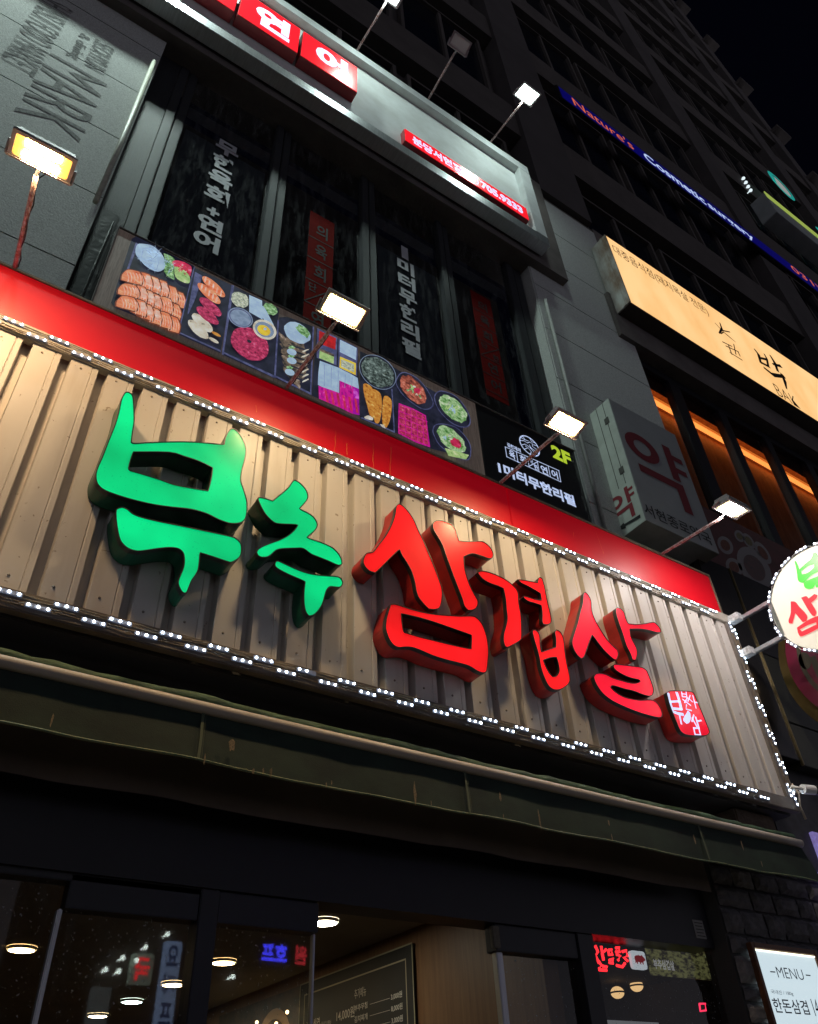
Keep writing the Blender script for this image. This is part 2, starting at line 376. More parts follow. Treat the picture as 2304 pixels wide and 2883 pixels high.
for (L, Rr, zb, zt) in [((863.8, 743), (938, 743), 5.9, 7.9), ((1331.8, 862.5), (1387.5, 885.7), PY((1400, 1125), TYY).z, 8.1)]:
    x0, x1 = PY(L, TYY).x, PY(Rr, TYY).x; s = MB(); s.box(x0, x1, TYY, TYY + .002, zb, zt); sb = s.obj('red_strip', redfilm, win)
    n = MB(); ww = x1 - x0; hh = (zt - zb) / 6.6; y2 = TYY - .002
    for i, ch in enumerate(['어', '연', None, '회', '육', '의']):
        z = zb + hh * (i + .3)
        n.stroke([(x0, y2, z), (x1, y2, z)], .01)
        if ch: text(n, ch, (x0 + ww * .28, y2, z + hh * .18), (1, 0, 0), (0, 0, 1), ww * .46, hh * .62, .02)
        else:
            n.stroke([(x0, y2, z), (x1, y2, z + hh)], .01)
            text(n, '단', (x0 + ww * .12, y2, z + hh * .55), (1, 0, 0), (0, 0, 1), ww * .3, hh * .35, .02); text(n, '한', (x0 + ww * .6, y2, z + hh * .1), (1, 0, 0), (0, 0, 1), ww * .3, hh * .35, .02)
    n.obj('lettering', blk, sb)
# unlit room behind them, its darkness put into one brown sheet
m = MB(); m.box(-.1, 3.95, 3.6, 3.64, 5, 8.97); m.obj('dark_room_sheet', mat('dark_room_brown', (.13, .115, .10), .9, noise=.5, nscale=4), win)

# ================================================================== ORANGE ROOM WINDOWS
ow = thing('window_row', (8, GY, 6.4), 'row of second floor windows glowing orange under the cream lit sign', 'window')
m = MB(); zh, zs = 8.47, 6.35
for a, b in [(5.40, 5.46), (6.05, 6.26), (6.93, 7.10), (7.82, 7.97), (8.68, 8.85), (9.55, 9.75), (10.5, 10.7), (11.4, 11.6)]: m.bbox(a, b, GY - .06, GY + .03, zs, zh, .008)
m.bbox(5.46, 11.6, GY - .05, GY + .03, zh, zh + .13, .008); m.bbox(5.46, 11.6, GY - .05, GY + .03, zs - .12, zs, .008)
m.obj('frame', M['black_metal'], ow)
ex = [5.46, 6.05, 6.26, 6.93, 7.10, 7.82, 7.97, 8.68, 8.85, 9.55, 9.75, 10.5, 10.7, 11.4]
og = glass('orange_room_glass', (.72, .68, .64), dirt_haze=.05)
for a, b in zip(ex[::2], ex[1::2]): MB().quad((a, GY, zs), (b, GY, zs), (b, GY, zh), (a, GY, zh)).obj('pane', og, ow)
m = MB(); m.box(5.4, 11.8, 3.85, 3.9, 6.2, 9.3); m.box(5.4, 11.8, 3.25, 3.9, 9.3, 9.35); m.box(5.36, 5.4, 3.25, 3.9, 6.2, 9.3); m.box(5.4, 11.8, 3.25, 3.9, 6.15, 6.2)
m.obj('room_wall', wood('brown_panelling', (.60, .30, .14), (.34, .15, .06), 4, (3, 1, 1)), ow)
m = MB(); sy = 3.72; sz = 1.6 + 2.015 * sy; m.box(5.41, 11.7, sy, sy + .02, sz, sz + .024)
ledo = tag(m.obj('led_strip_light', emit('orange_led', (1, .25, .035), 1.0)), 'thin orange strip light running along inside the second floor windows on the right', 'strip light')
m = MB(); m.quad((5.45, sy + .022, sz + .026), (11.65, sy + .022, sz + .026), (11.65, sy + .10, sz + .026), (5.45, sy + .10, sz + .026)); m.obj('added_glow_sheet', emit('orange_added_glow', (1, .33, .07), 2.4), ledo)  # unseen upward-facing emitter, added behind the strip to brighten the room wall

# ================================================================== WHITE SIGN BOX WITH RED LETTER BOXES
ws = thing('roof_sign', (1, 2.8, 9.09), 'long white framed sign box with red letter boxes above the dark windows', 'sign')
x0, x1, z0, z1 = -6, 4.07, 9.09, 10.85; yf, yp, yb = 2.8, 2.883, 2.94
m = MB(); m.bbox(x0, x1, yf, yb, z1 - .17, z1, .006); m.bbox(x1 - .17, x1, yf, yb, z0 + .16, z1 - .17, .006); m.obj('frame', M['white_frame'], ws)
m = MB(); m.bbox(x0, x1, yf, yb, z0, z0 + .16, .006); m.obj('bottom_rail', M['silver'], ws)
m = MB(); m.box(x0, x1 - .17, yp, yb - .004, z0 + .16, z1 - .17); m.obj('panel', mat('white_sign_panel', (.80, .84, .84), .65, noise=.35, nscale=3.5, col2=(.42, .42, .36)), ws)
redside = mat('red_painted_side', (.35, .012, .018), .4, noise=.3, nscale=12)
redface = mat('red_acrylic_lit', (.75, .012, .02), .25, em=(1, .012, .025), es=.85)
pinkface = mat('red_acrylic_hot', (.8, .1, .1), .25, em=(1, .10, .12), es=.9)
wface = emit('white_acrylic_lit', (.55, .64, 1), 1.0)
def redbox(nm, xa, xb, za, zb, yfr, label, ch=None, tw=None):
    t = thing(nm, ((xa + xb) / 2, yp, za), label, 'letter box', 'red lit boxes on the white sign')
    m = MB(); m.bbox(xa, xb, yfr + .006, yp, za, zb, .004); m.obj('case', redside, t)
    face = bpy.data.materials.new('red_box_face'); face = redface
    m = MB(); m.box(xa + .006, xb - .006, yfr, yfr + .006, za + .006, zb - .006); fo = m.obj('face', face, t)
    return t, fo
for ch, xa, xb, lb in [('어', 1.025, 1.649, 'red lit box with white letter 어, rightmost of the big letter boxes'), ('연', .387, .997, 'red lit box with white letter 연, between two other letter boxes'), ('한', -.25, .359, 'red lit box cut by the top edge of the picture, left of the 연 box')]:
    t, fo = redbox('letter_box', xa, xb, 9.668, 10.28, 2.763, lb)
    m = MB(); text(m, ch, (xa + .15, 2.760, 9.668 + .085), (1, 0, 0), (0, 0, 1), .36, .45, .055); m.obj('letter', wface, t)
t, fo = redbox('phone_bar', 2.227, 3.85, 9.43, 9.69, 2.81, 'narrow red lit bar with branch name and phone number on the white sign')
m = MB(); zz = 9.475
text(m, '분당서현점', (2.32, 2.807, zz), (1, 0, 0), (0, 0, 1), .62, .16, .04)
text(m, '031)', (2.99, 2.807, zz), (1, 0, 0), (0, 0, 1), .17, .15, .03)
text(m, '705.9333', (3.19, 2.807, zz), (1, 0, 0), (0, 0, 1), .58, .15, .05)
m.obj('lettering', wface, t)

# ================================================================== FLOODLIGHTS
def lamp(rx, rz, ry=2.8, warm=(1, .70, .34), es=115, wd=.25, dp=.145, dx=.04, lit=True, label='', grp='', tilt=10, arm=.62, up=0, core=None, lens_col=(1, .68, .26), lens_s=1.5):
    t = thing('floodlight', (rx, ry, rz), label, 'floodlight', grp)
    hy = ry - arm; c = Vector((rx + dx, hy, rz + .03 + up))
    m = MB(); m.tube([Vector((rx, ry, rz)).lerp(Vector((c.x, hy + .095, rz + .012 + up)), k / 6) for k in range(7)], .0115, 10)
    m.m = 0; m.obj('arm', M['rust_pole'], t, smooth=True)
    a = R(tilt); ny = Vector((0, math.cos(a), math.sin(a))); nx = Vector((1, 0, 0)); nz = nx.cross(ny)   # ny points to the wall and up, nz up
    def L(x, y, z): return c + nx * x + ny * y + nz * z
    hw, hd = wd / 2, dp / 2
    # housing: chamfered tray with cooling fins on the back
    bm = bmesh.new(); bmesh.ops.create_cube(bm, size=1)
    for v in bm.verts:
        k = .86 if v.co.z > 0 else 1
        v.co = Vector((v.co.x * wd * k, v.co.y * dp * k, v.co.z * .035 + .018))
    bmesh.ops.bevel(bm, geom=bm.edges[:], offset=.005, segments=2, affect='EDGES')
    Mx = Matrix.Translation(c) @ Matrix((nx, ny, nz)).transposed().to_4x4()
    h = MB(); h.frombm(bm, Mx)
    for i in range(9):
        x = (-.42 + i * .105) * wd
        h.add([L(x - .002, -hd * .8, .034), L(x + .002, -hd * .8, .034), L(x + .002, hd * .8, .034), L(x - .002, hd * .8, .034), L(x - .002, -hd * .7, .054), L(x + .002, -hd * .7, .054), L(x + .002, hd * .7, .054), L(x - .002, hd * .7, .054)],
              [(0, 1, 2, 3), (4, 5, 6, 7), (0, 1, 5, 4), (1, 2, 6, 5), (2, 3, 7, 6), (3, 0, 4, 7)])
    h.obj('housing', M['housing'], t)
    b = MB(); fw = .017
    for (xa, xb, ya, yb2) in [(-hw, hw, -hd, -hd + fw), (-hw, hw, hd - fw, hd), (-hw, -hw + fw, -hd + fw, hd - fw), (hw - fw, hw, -hd + fw, hd - fw)]:
        P = [L(x, y, z) for z in (-.012, .002) for y in (ya, yb2) for x in (xa, xb)]
        b.add(P, [(0, 2, 3, 1), (4, 5, 7, 6), (0, 1, 5, 4), (2, 6, 7, 3), (0, 4, 6, 2), (1, 3, 7, 5)])
    b.obj('bezel', M['housing'], t)
    # U bracket
    u = MB()
    for s in (-1, 1): u.tube([L(s * (hw + .006), .0, .01), L(s * (hw + .006), hd * .9, -.01)], .006, 6)
    u.tube([L(-hw - .006, hd * .9, -.01), L(hw + .006, hd * .9, -.01)], .006, 6)
    u.tube([L(0, hd * .9, -.01), Vector((c.x, hy + .105, rz + .012 + up))], .009, 6)
    u.obj('bracket', M['housing'], t)
    lens = MB(); iw, idp = hw - fw, hd - fw
    o = []
    for (sx, sy) in ((1, 1), (-1, 1), (-1, -1), (1, -1)):
        for k in range(4):
            an = {(1, 1): 0, (-1, 1): 90, (-1, -1): 180, (1, -1): 270}[(sx, sy)] + k * 30; r = .012
            o.append(L(sx * (iw - r) + r * math.cos(R(an)), sy * (idp - r) + r * math.sin(R(an)), -.006))
    lens.add(o, [tuple(range(len(o)))])
    lm = emit('lamp_lens', lens_col, lens_s) if lit else mat('unlit_lens', (.6, .62, .6), .3)
    lo = lens.obj('lens', lm, t)
    cb = MB(); pa, pb = L(hw * .3, 0, .05), Vector((rx, ry, rz))
    cb.tube([L(hw * .3, -.0, .04), L(hw * .35, hd * .9, .03)] + [Vector((c.x, hy + .12, rz + .02 + up)).lerp(pb, k / 8) + Vector((.012 + .006 * math.sin(k * 2.3 + rx * 9), 0, .016 - .030 * math.sin(math.pi * k / 8))) for k in range(9)], .0032, 6)
    cb.obj('power_cable', M['black'], t)
    if lit:
        # reflector seen through the lens: bright chips in the middle
        cm = MB()
        if not core: cm.add([L(-iw * .88, -idp * .78, -.0095), L(iw * .88, -idp * .78, -.0095), L(iw * .88, idp * .78, -.0095), L(-iw * .88, idp * .78, -.0095)], [(0, 1, 2, 3)])
        else:
          for q in (-.22, .22): cm.add([L(-iw * .62, q * dp - .018, -.010), L(iw * .62, q * dp - .018, -.010), L(iw * .62, q * dp + .018, -.010), L(-iw * .62, q * dp + .018, -.010)], [(0, 1, 2, 3)])
        cm.obj('led_chip', emit('lamp_chips', warm, core or es), lo)
    return t
g1 = 'floodlights over the red band'; g2 = 'floodlights over the white sign'
rootx = lambda p: PY(p, 2.8).x
lamp(rootx((48, 740)), 5.07, es=24, core=700, warm=(1, .64, .32), lens_col=(1, .50, .10), lens_s=1.25, label='leftmost floodlight on the red band, orange lit, in front of the grey stone pier', grp=g1, dx=-.03, tilt=4, wd=.27)
lamp(rootx((806, 1097)), 5.07, es=385, tilt=-13, warm=(1, .70, .37), label='warm lit floodlight on a rusty arm across the printed food banner', grp=g1, dx=.02)
lamp(rootx((1410, 1366)), 5.07, es=385, tilt=-13, warm=(1, .70, .37), label='warm lit floodlight in front of the black 2F panel', grp=g1, dx=.03)
lamp(rootx((1862, 1557)), 5.07, es=45, core=480, warm=(1, .88, .84), lens_col=(1, .78, .40), lens_s=1.3, label='rightmost floodlight of the red band, next to the pharmacy box sign', grp=g1, dx=.06, tilt=6)
cool = (.80, 1, .93)
tz = 10.85
lamp(rootx((1383, 405)), tz, warm=cool, lens_col=cool, lens_s=6, es=115, label='white lit floodlight on the right end of the white sign', grp=g2, up=.11, dx=.07, wd=.26, dp=.20, tilt=14)
lamp(rootx((1207, 283)), tz, lit=False, label='unlit floodlight between two arms on the white sign', grp=g2, up=.11, dx=.0, wd=.24, dp=.16, tilt=-30)
lamp(rootx((1006, 145)), tz, warm=cool, lens_col=cool, es=115, label='floodlight whose head stands above the picture, on the arm over the 어 box', grp=g2, up=.11, wd=.26, dp=.2, tilt=14)
lamp(-.3, tz, warm=cool, es=800, label='floodlight above the picture to the upper left, lighting the stone pier', grp=g2, up=.11, wd=.26, dp=.2, tilt=14)
lamp(-1.6, tz, warm=cool, es=1200, label='floodlight farthest left on the white sign, outside the picture', grp=g2, up=.11, wd=.26, dp=.2, tilt=14)

# ================================================================== MAIN SHOP SIGN: RIBBED PANEL, RED BAND
YS = 2.8; XR = 4.96; XL = -2.2; ZB, ZT, ZR = 3.232, 4.66, 5.075
sg = thing('shop_sign', (1.5, 2.9, ZB), 'big corrugated cream shop sign panel with a red band along its top', 'sign')
# corrugated sheet: wide rib, slanted step, narrow groove
m = MB(); pitch = .1735; gw = .047; dep = .054; prof = []
x = XL
g0 = -.132 - 12 * pitch
gl = [g0 + i * pitch for i in range(60)]
for i in range(30): gl[12 + i] = gl[12 + i]
prof = []
for g in gl:
    if g + gw + .03 > XR - .04: break
    if g < XL + .02: continue
    prof += [(g - .030, 0), (g - .026, .004), (g - .022, 0), (g, 0), (g + .004, dep), (g + gw - .006, dep), (g + gw, 0)]
prof = [(XL, 0)] + prof + [(XR - .02, 0)]
for (xa, ya), (xb, yb2) in zip(prof[:-1], prof[1:]):
    m.quad((xa, YS + .004 + ya, ZB + .05), (xb, YS + .004 + yb2, ZB + .05), (xb, YS + .004 + yb2, ZT), (xa, YS + .004 + ya, ZT))
m.obj('corrugated_panel', M['cream_metal'], sg)
m = MB(); m.bbox(XL, XR, YS + .064, 3.19, ZB + .003, ZT + .3, .004)
m.obj('box_body', mat('sign_back_grey', (.07, .07, .08), .6, noise=.4, nscale=5), sg)
scr_mesh = None
for g in gl:
    if g + gw + .1 > XR - .06 or g < -.9: continue
    for z in (3.385, 4.585):
        if scr_mesh is None:
            q = MB(); q.tube([(0, 0, 0), (0, -.003, 0), (0, -.0045, 0)], [.0058, .0055, .003], 8); scr_mesh = q.mesh('screw', mat('screw_head', (.25, .22, .19), .45, metal=.6), Vector())
        so_ = bpy.data.objects.new('screw', scr_mesh); C.collection.objects.link(so_); so_.parent = sg; so_.location = Vector((g + gw + .045 + random.uniform(-.006, .006), YS + .004, z + random.uniform(-.008, .008))) - origin_of(sg)
m = MB()   # bottom and right trims, mounting rails for the lights
m.bbox(XL, XR, YS - .012, YS + .036, ZB, ZB + .085, .005); m.bbox(4.855, XR, YS - .012, YS + .036, ZB + .085, ZT - .02, .005)
m2_ = MB(); m2_.bbox(XL, XR, YS - .012, YS + .036, ZT - .035, ZT + .05, .005); m2_.obj('upper_rail', mat('upper_rail_metal', (.50, .46, .40), .5, noise=.5, nscale=9), sg)
m.obj('trim', mat('trim_metal', (.20, .17, .145), .5, noise=.6, nscale=9, col2=(.09, .08, .07)), sg)
redband = mat('red_flex_face', (.56, .002, .010), .42, noise=.3, nscale=2.5, col2=(.36, .0, .008), bump=.03, bscale=5, em=(1, .0, .018), es=.16)  # faint red emission added; the lamp-lit flex gives no light itself
m = MB(); yb_ = YS + .002
for xa, xb in [(XL, 2.82), (2.824, XR - .09)]: m.bbox(xa, xb, yb_, YS + .09, ZT + .052, ZR - .02, .004)
m.obj('red_band', redband, sg)
m = MB(); m.bbox(XL, XR - .075, YS - .004, YS + .12, ZR - .02, ZR, .003); m.bbox(XR - .09, XR - .075, YS - .004, YS + .12, ZT + .05, ZR - .02, .003)
m.obj('band_edging', mat('edging', (.25, .2, .14), .6, noise=.6, nscale=12), sg)
# scratches and drips on the band
scm = mat('scratch', (.85, .22, .05), .5); c1 = crop(1152, 1100, 2.99132); c2b = crop(576, 900, 2.99132)
for a, b in [(c2b((1110, 935))[0], c2b((1092, 1155))[0]), (c2b((1422, 1045))[0], c2b((1422, 1290))[0]), (c2b((1572, 1075))[0], c2b((1562, 1330))[0]), (c2b((437, 725))[0], c2b((435, 775))[0]), (c2b((1198, 1040))[0], c2b((1198, 1140))[0]), (c1((1385, 1190))[0], c1((1388, 1235))[0]), (c1((1570, 1180))[0], c1((1640, 1370))[0])]:
    A, B = PY(a, YS - .0015), PY(b, YS - .0015); N = 7
    pts = [A.lerp(B, i / N) + Vector((random.uniform(-.003, .003), 0, 0)) for i in range(N + 1)]
    m = MB(); m.stroke(pts, [random.uniform(.001, .004) for _ in pts]); m.obj('paint_scratch', scm, sg)

# ------------------------------------------------------------------ channel letters, traced outlines on the front plane
YF = 2.683; DEP = .117
gface = mat('green_acrylic_lit', (.01, .30, .13), .16, em=(.0, .60, .20), es=1.0, spec=.6)
gside = mat('green_sheet', (.005, .085, .045), .35, noise=.5, nscale=14)
rside = mat('red_sheet', (.42, .018, .012), .38, noise=.5, nscale=14, col2=(.2, .01, .01), spec=.5)
rface = mat('red_acrylic_letter', (.60, .012, .016), .2, em=(1, .010, .014), es=.85, spec=.6)
rface2 = mat('crimson_acrylic_letter', (.65, .02, .03), .2, em=(1, .004, .036), es=.92, spec=.6)
for m_ in (gface, rface, rface2): uneven(m_)
rimm = mat('black_trim_band', (.011, .012, .012), .3, noise=.5, nscale=40, col2=(.05, .05, .045))
def letter(name, label, pieces, face, side, grp='channel letters of the shop name', cat='sign letter'):
    allp = [p for pc in pieces for p in pc[0]]
    cx = sum(p.x for p in allp) / len(allp); zb = min(p.z for p in allp)
    t = thing(name, (cx, YS, zb), label, cat, grp)
    for loops in pieces:
        L = [smooth_loop(l) for l in loops]
        # inner edge: shrink the face a little so a dark rim frames it
        f = MB(); Fi = []
        for li, l in enumerate(L):
            n = len(l); area = sum(l[i].x * l[(i + 1) % n].z - l[(i + 1) % n].x * l[i].z for i in range(n)); sgn = 1 if area > 0 else -1
            if li > 0: sgn = -sgn
            q = []
            for i in range(n):
                d = (l[(i + 1) % n] - l[i - 1]); d = Vector((d.x, 0, d.z))
                if d.length < 1e-6: q.append(l[i]); continue
                d.normalize(); nrm = Vector((-d.z, 0, d.x)) * sgn
                q.append(l[i] + nrm * .0045)
            Fi.append(q)
        f.cap([[p + Vector((0, .0035, 0)) for p in q] for q in Fi]); f.obj('face', face, t)
        r = MB()
        for l, q in zip(L, Fi):
            n = len(l); r.add(l + q, [(i, (i + 1) % n, n + (i + 1) % n, n + i) for i in range(n)])
            r.wall(q, Vector((0, .006, 0)))
            r.wall(l, Vector((0, .027, 0)))
        r.obj('rim', rimm, t)
        s = MB()
        for l, q in zip(L, Fi):
            l2 = [a.lerp(b, .35) + Vector((0, .0265, 0)) for a, b in zip(l, q)]
            s.wall(l2, Vector((0, DEP - .0265 - .002, 0)))
        s.cap([[a + Vector((0, DEP - .002, 0)) for a in l] for l in L])
        s.obj('side', side, t, smooth=False)
    return t
def tr(cr_, *loops): return [[PY(p, YF) for p in cr_(*l)] for l in loops]
A = crop(240, 1080, 3.5896); B2 = crop(280, 1380, 3.5896)
bu1 = tr(A, [(385,110),(410,82),(440,82),(475,105),(490,150),(497,250),(500,380),(485,480),(475,560),(472,590),(500,600),(620,592),(800,585),(1000,582),(1180,590),(1385,608),(1405,590),(1415,545),(1440,490),(1470,455),(1500,450),(1545,480),(1590,545),(1620,610),(1632,680),(1620,760),(1595,850),(1580,930),(1580,990),(1600,1050),(1625,1130),(1640,1200),(1640,1290),(1625,1360),(1590,1400),(1530,1415),(1450,1410),(1350,1375),(1240,1320),(1130,1285),(1030,1265),(880,1250),(700,1225),(500,1180),(330,1130),(200,1080),(140,1035),(110,985),(105,910),(125,840),(170,740),(220,610),(260,510),(300,410),(335,290),(360,170)],
         [(490,692),(850,695),(1000,735),(1150,785),(1285,850),(1270,960),(1240,1078),(1080,1050),(900,1015),(760,965),(600,915),(460,875),(445,850),(465,770)])
bu2 = tr(B2, [(165,200),(195,175),(240,168),(290,190),(345,235),(430,268),(600,310),(850,360),(1100,412),(1330,462),(1390,490),(1430,530),(1442,580),(1438,640),(1410,690),(1340,730),(1290,722),(1150,675),(1022,635),(1018,700),(1005,800),(975,860),(940,910),(915,970),(890,1030),(865,1045),(835,1030),(805,980),(793,930),(810,870),(840,800),(855,730),(850,650),(825,610),(780,588),(700,583),(600,592),(480,610),(390,618),(310,600),(250,560),(205,500),(180,400),(165,290)])
letter('sign_letter', 'large green lit letter 부, first of the shop name', [bu1, bu2], gface, gside)
A = crop(640, 1320, 4.3075); B2 = crop(680, 1480, 4.786)
letter('sign_letter', 'smaller green lit letter 추 between the big green letter and the first red one',
  [tr(A, [(820,130),(870,155),(930,210),(970,270),(985,330),(970,380),(930,430),(885,480),(920,500),(990,535),(1050,580),(1090,640),(1098,690),(1070,745),(1015,795),(975,828),(1030,850),(1120,880),(1220,920),(1290,960),(1350,1020),(1390,1090),(1400,1150),(1375,1170),(1330,1165),(1230,1120),(1120,1075),(1020,1035),(925,968),(830,965),(720,968),(640,975),(590,995),(540,1040),(490,1070),(420,1075),(370,1050),(352,1010),(375,970),(440,930),(540,890),(650,850),(740,800),(810,740),(855,680),(770,675),(660,670),(590,660),(530,620),(460,545),(410,460),(375,380),(375,345),(410,342),(480,358),(552,382),(620,325),(700,260),(750,210),(790,150)]),
   tr(B2, [(460,475),(500,470),(570,500),(700,560),(850,620),(1000,655),(1150,668),(1290,680),(1340,700),(1370,750),(1365,800),(1330,832),(1270,830),(1200,825),(1160,860),(1135,930),(1110,1020),(1080,1090),(1030,1160),(970,1210),(910,1220),(870,1170),(845,1080),(838,950),(845,830),(855,755),(790,725),(650,665),(530,605),(465,560),(447,520)])], gface, gside)
A = crop(960, 1400, 3.5896); B2 = crop(1020, 1640, 4.3075)
letter('sign_letter', 'large red lit letter 삼 in the middle of the sign',
  [tr(A, [(590,62),(630,85),(690,150),(745,235),(785,330),(840,440),(890,560),(940,680),(990,810),(1028,930),(1025,1040),(1005,1110),(960,1135),(890,1130),(840,1080),(785,1010),(760,940),(745,850),(710,740),(660,650),(620,590),(595,530),(560,560),(480,640),(400,720),(350,765),(290,745),(245,700),(225,650),(235,600),(265,560),(325,550),(380,480),(450,390),(510,280),(545,180),(560,90)]),
   tr(A, [(940,250),(985,230),(1050,240),(1120,270),(1160,320),(1180,380),(1197,437),(1290,445),(1390,440),(1450,450),(1510,500),(1542,560),(1540,605),(1500,620),(1420,592),(1330,570),(1248,600),(1255,700),(1275,790),(1310,890),(1355,980),(1392,1050),(1380,1110),(1340,1140),(1290,1145),(1250,1100),(1225,1020),(1190,930),(1140,800),(1100,690),(1060,580),(1035,500),(1000,430),(945,340),(930,290)]),
   tr(B2, [(345,262),(400,258),(480,280),(600,320),(740,355),(880,380),(1050,395),(1200,402),(1340,402),(1400,430),(1460,500),(1505,610),(1530,720),(1540,850),(1530,980),(1515,1075),(1470,1098),(1400,1075),(1300,1015),(1180,980),(1020,940),(850,885),(700,820),(600,788),(510,785),(450,790),(390,765),(330,690),(285,560),(290,450),(315,350)],
      [(480,380),(700,430),(900,490),(1100,560),(1328,640),(1322,800),(1150,765),(900,705),(700,655),(515,600),(500,550)])], rface, rside)
A = crop(1310, 1570, 4.3075)
letter('sign_letter', 'narrow red lit letter 겹, second of the three red letters',
  [tr(A, [(150,180),(190,158),(260,165),(380,205),(500,265),(570,320),(620,370),(650,430),(655,530),(670,620),(685,720),(690,850),(690,970),(665,1010),(590,1055),(520,1090),(485,1075),(465,1010),(468,920),(490,840),(510,740),(500,620),(490,500),(465,375),(400,345),(300,310),(210,255)]),
   tr(A, [(640,262),(720,270),(800,285),(880,300),(890,250),(910,233),(940,255),(965,340),(985,440),(1010,560),(1035,660),(1050,740),(1045,790),(1000,815),(950,810),(935,770),(935,680),(925,580),(850,555),(760,525),(705,480),(715,460),(760,470),(850,500),(925,512),(915,435),(850,395),(760,345),(680,305)]),
   tr(A, [(825,870),(860,875),(895,910),(912,960),(915,1040),(930,1140),(1010,1110),(1100,1080),(1100,980),(1088,900),(1110,870),(1150,890),(1185,940),(1205,1010),(1215,1120),(1235,1260),(1260,1370),(1278,1470),(1260,1530),(1200,1580),(1140,1605),(1070,1600),(1010,1550),(960,1450),(920,1330),(895,1190),(865,1080),(835,980),(818,900)],
      [(955,1245),(1040,1215),(1110,1210),(1130,1280),(1142,1370),(1110,1430),(1070,1440),(1030,1400),(985,1320)])], rface, rside)
A = crop(1580, 1640, 3.916)
letter('sign_letter', 'red lit letter 살, last of the red letters beside the small stamp',
  [tr(A, [(268,100),(300,130),(335,200),(345,310),(375,400),(430,500),(500,610),(570,690),(625,740),(638,790),(620,845),(590,850),(530,800),(470,740),(400,650),(348,580),(320,650),(290,740),(260,820),(225,840),(180,800),(140,730),(122,650),(145,560),(180,450),(210,330),(240,220),(248,130)]),
   tr(A, [(620,275),(660,285),(700,330),(720,400),(745,450),(830,458),(930,450),(1020,435),(1060,460),(1100,510),(1108,550),(1060,552),(980,530),(880,515),(765,515),(775,590),(800,650),(840,730),(845,800),(825,860),(790,850),(765,780),(720,690),(680,560),(640,450),(610,350),(605,300)]),
   tr(A, [(590,900),(680,905),(800,920),(900,935),(950,970),(980,1040),(1010,1120),(1025,1180),(1015,1235),(975,1255),(900,1235),(810,1200),(700,1175),(620,1150),(570,1140),(555,1155),(600,1200),(680,1250),(780,1280),(880,1295),(980,1290),(1030,1300),(1075,1340),(1110,1400),(1122,1460),(1095,1490),(1000,1475),(850,1430),(700,1370),(560,1300),(460,1220),(390,1120),(360,1040),(385,1005),(430,997),(500,1010),(580,1050),(680,1080),(770,1105),(840,1105),(875,1085),(850,1070),(780,1055),(690,1020),(610,970),(580,930)])], rface2, rside)
st = letter('stamp_sign', 'small red lit stamp box with white brush characters at the lower right', [tr(A, [(1165,1215),(1210,1190),(1320,1192),(1440,1200),(1475,1230),(1520,1340),(1580,1480),(1635,1620),(1640,1660),(1600,1690),(1500,1692),(1400,1685),(1350,1665),(1310,1620),(1260,1500),(1200,1350)])], rface2, rside, None, 'stamp sign')
m = MB()
def sk(ww, *pts): m.stroke([PY(p, YF + .001) for p in A(*pts)], ww)
k = .0011
sk(.021, (1185,1230), (1200,1310), (1225,1390)); sk(.024, (1280,1225), (1305,1300), (1325,1385)); sk(.013, (1210,1315), (1300,1310)); sk(.016, (1225,1390), (1325,1398))
sk(.018, (1240,1425), (1290,1445), (1345,1455)); sk(.014, (1310,1470), (1328,1555))
sk(.008, (1330,1200), (1338,1255)); sk(.008, (1380,1205), (1388,1262)); sk(.006, (1335,1228), (1382,1232)); sk(.008, (1338,1258), (1390,1262)); sk(.009, (1345,1290), (1430,1355)); sk(.008, (1395,1270), (1365,1325)); sk(.010, (1385,1350), (1380,1395), (1438,1412))
sk(.008, (1425,1245), (1400,1310)); sk(.008, (1412,1280), (1448,1315)); sk(.009, (1455,1250), (1490,1385)); sk(.008, (1470,1320), (1505,1325))
sk(.010, (1465,1462), (1445,1530)); sk(.012, (1450,1500), (1500,1590)); sk(.014, (1488,1490), (1520,1600)); sk(.010, (1510,1530), (1545,1522))
sk(.011, (1465,1605), (1480,1675)); sk(.010, (1465,1608), (1520,1605)); sk(.011, (1520,1605), (1540,1680)); sk(.009, (1480,1678), (1540,1682))
m.cap([smooth_loop([PY(p, YF + .001) for p in A((1400,1412),(1425,1440),(1432,1495),(1415,1545),(1385,1558),(1350,1525),(1352,1495),(1380,1450))])])
m.obj('brush_character', wface, st)

# ------------------------------------------------------------------ LED module strings
lw = emit('white_led', (.74, .88, 1), 38); mod_m = mat('led_module_plastic', (.22, .23, .26), .35, em=(.5, .6, .9), es=.07); cab = mat('tan_cable', (.20, .15, .09), .6)
def make_module(L=.096, H=.021):
    b = MB(); b.bbox(-L / 2, L / 2, -.008, 0, -H / 2, H / 2, .003)
    l = MB()
    bm = bmesh.new(); bmesh.ops.create_uvsphere(bm, u_segments=8, v_segments=5, radius=.0049)
    l.frombm(bm, Matrix.Translation((0, -.010, 0)) @ Matrix.Scale(.6, 4, (0, 1, 0)))
    return b.mesh('led_module', mod_m, Vector()), l.mesh('led', lw, Vector())
modm, ledm = make_module()
def add_leds(mo, k=(-1, 0, 1)):
    for i in k:
        lo = bpy.data.objects.new('led', ledm); C.collection.objects.link(lo); lo.parent = mo; lo.location = (i * .035, 0, 0)
dark_led = bpy.data.materials.new('dead'); dark_led = mat('dead_led', (.5, .5, .45), .4)
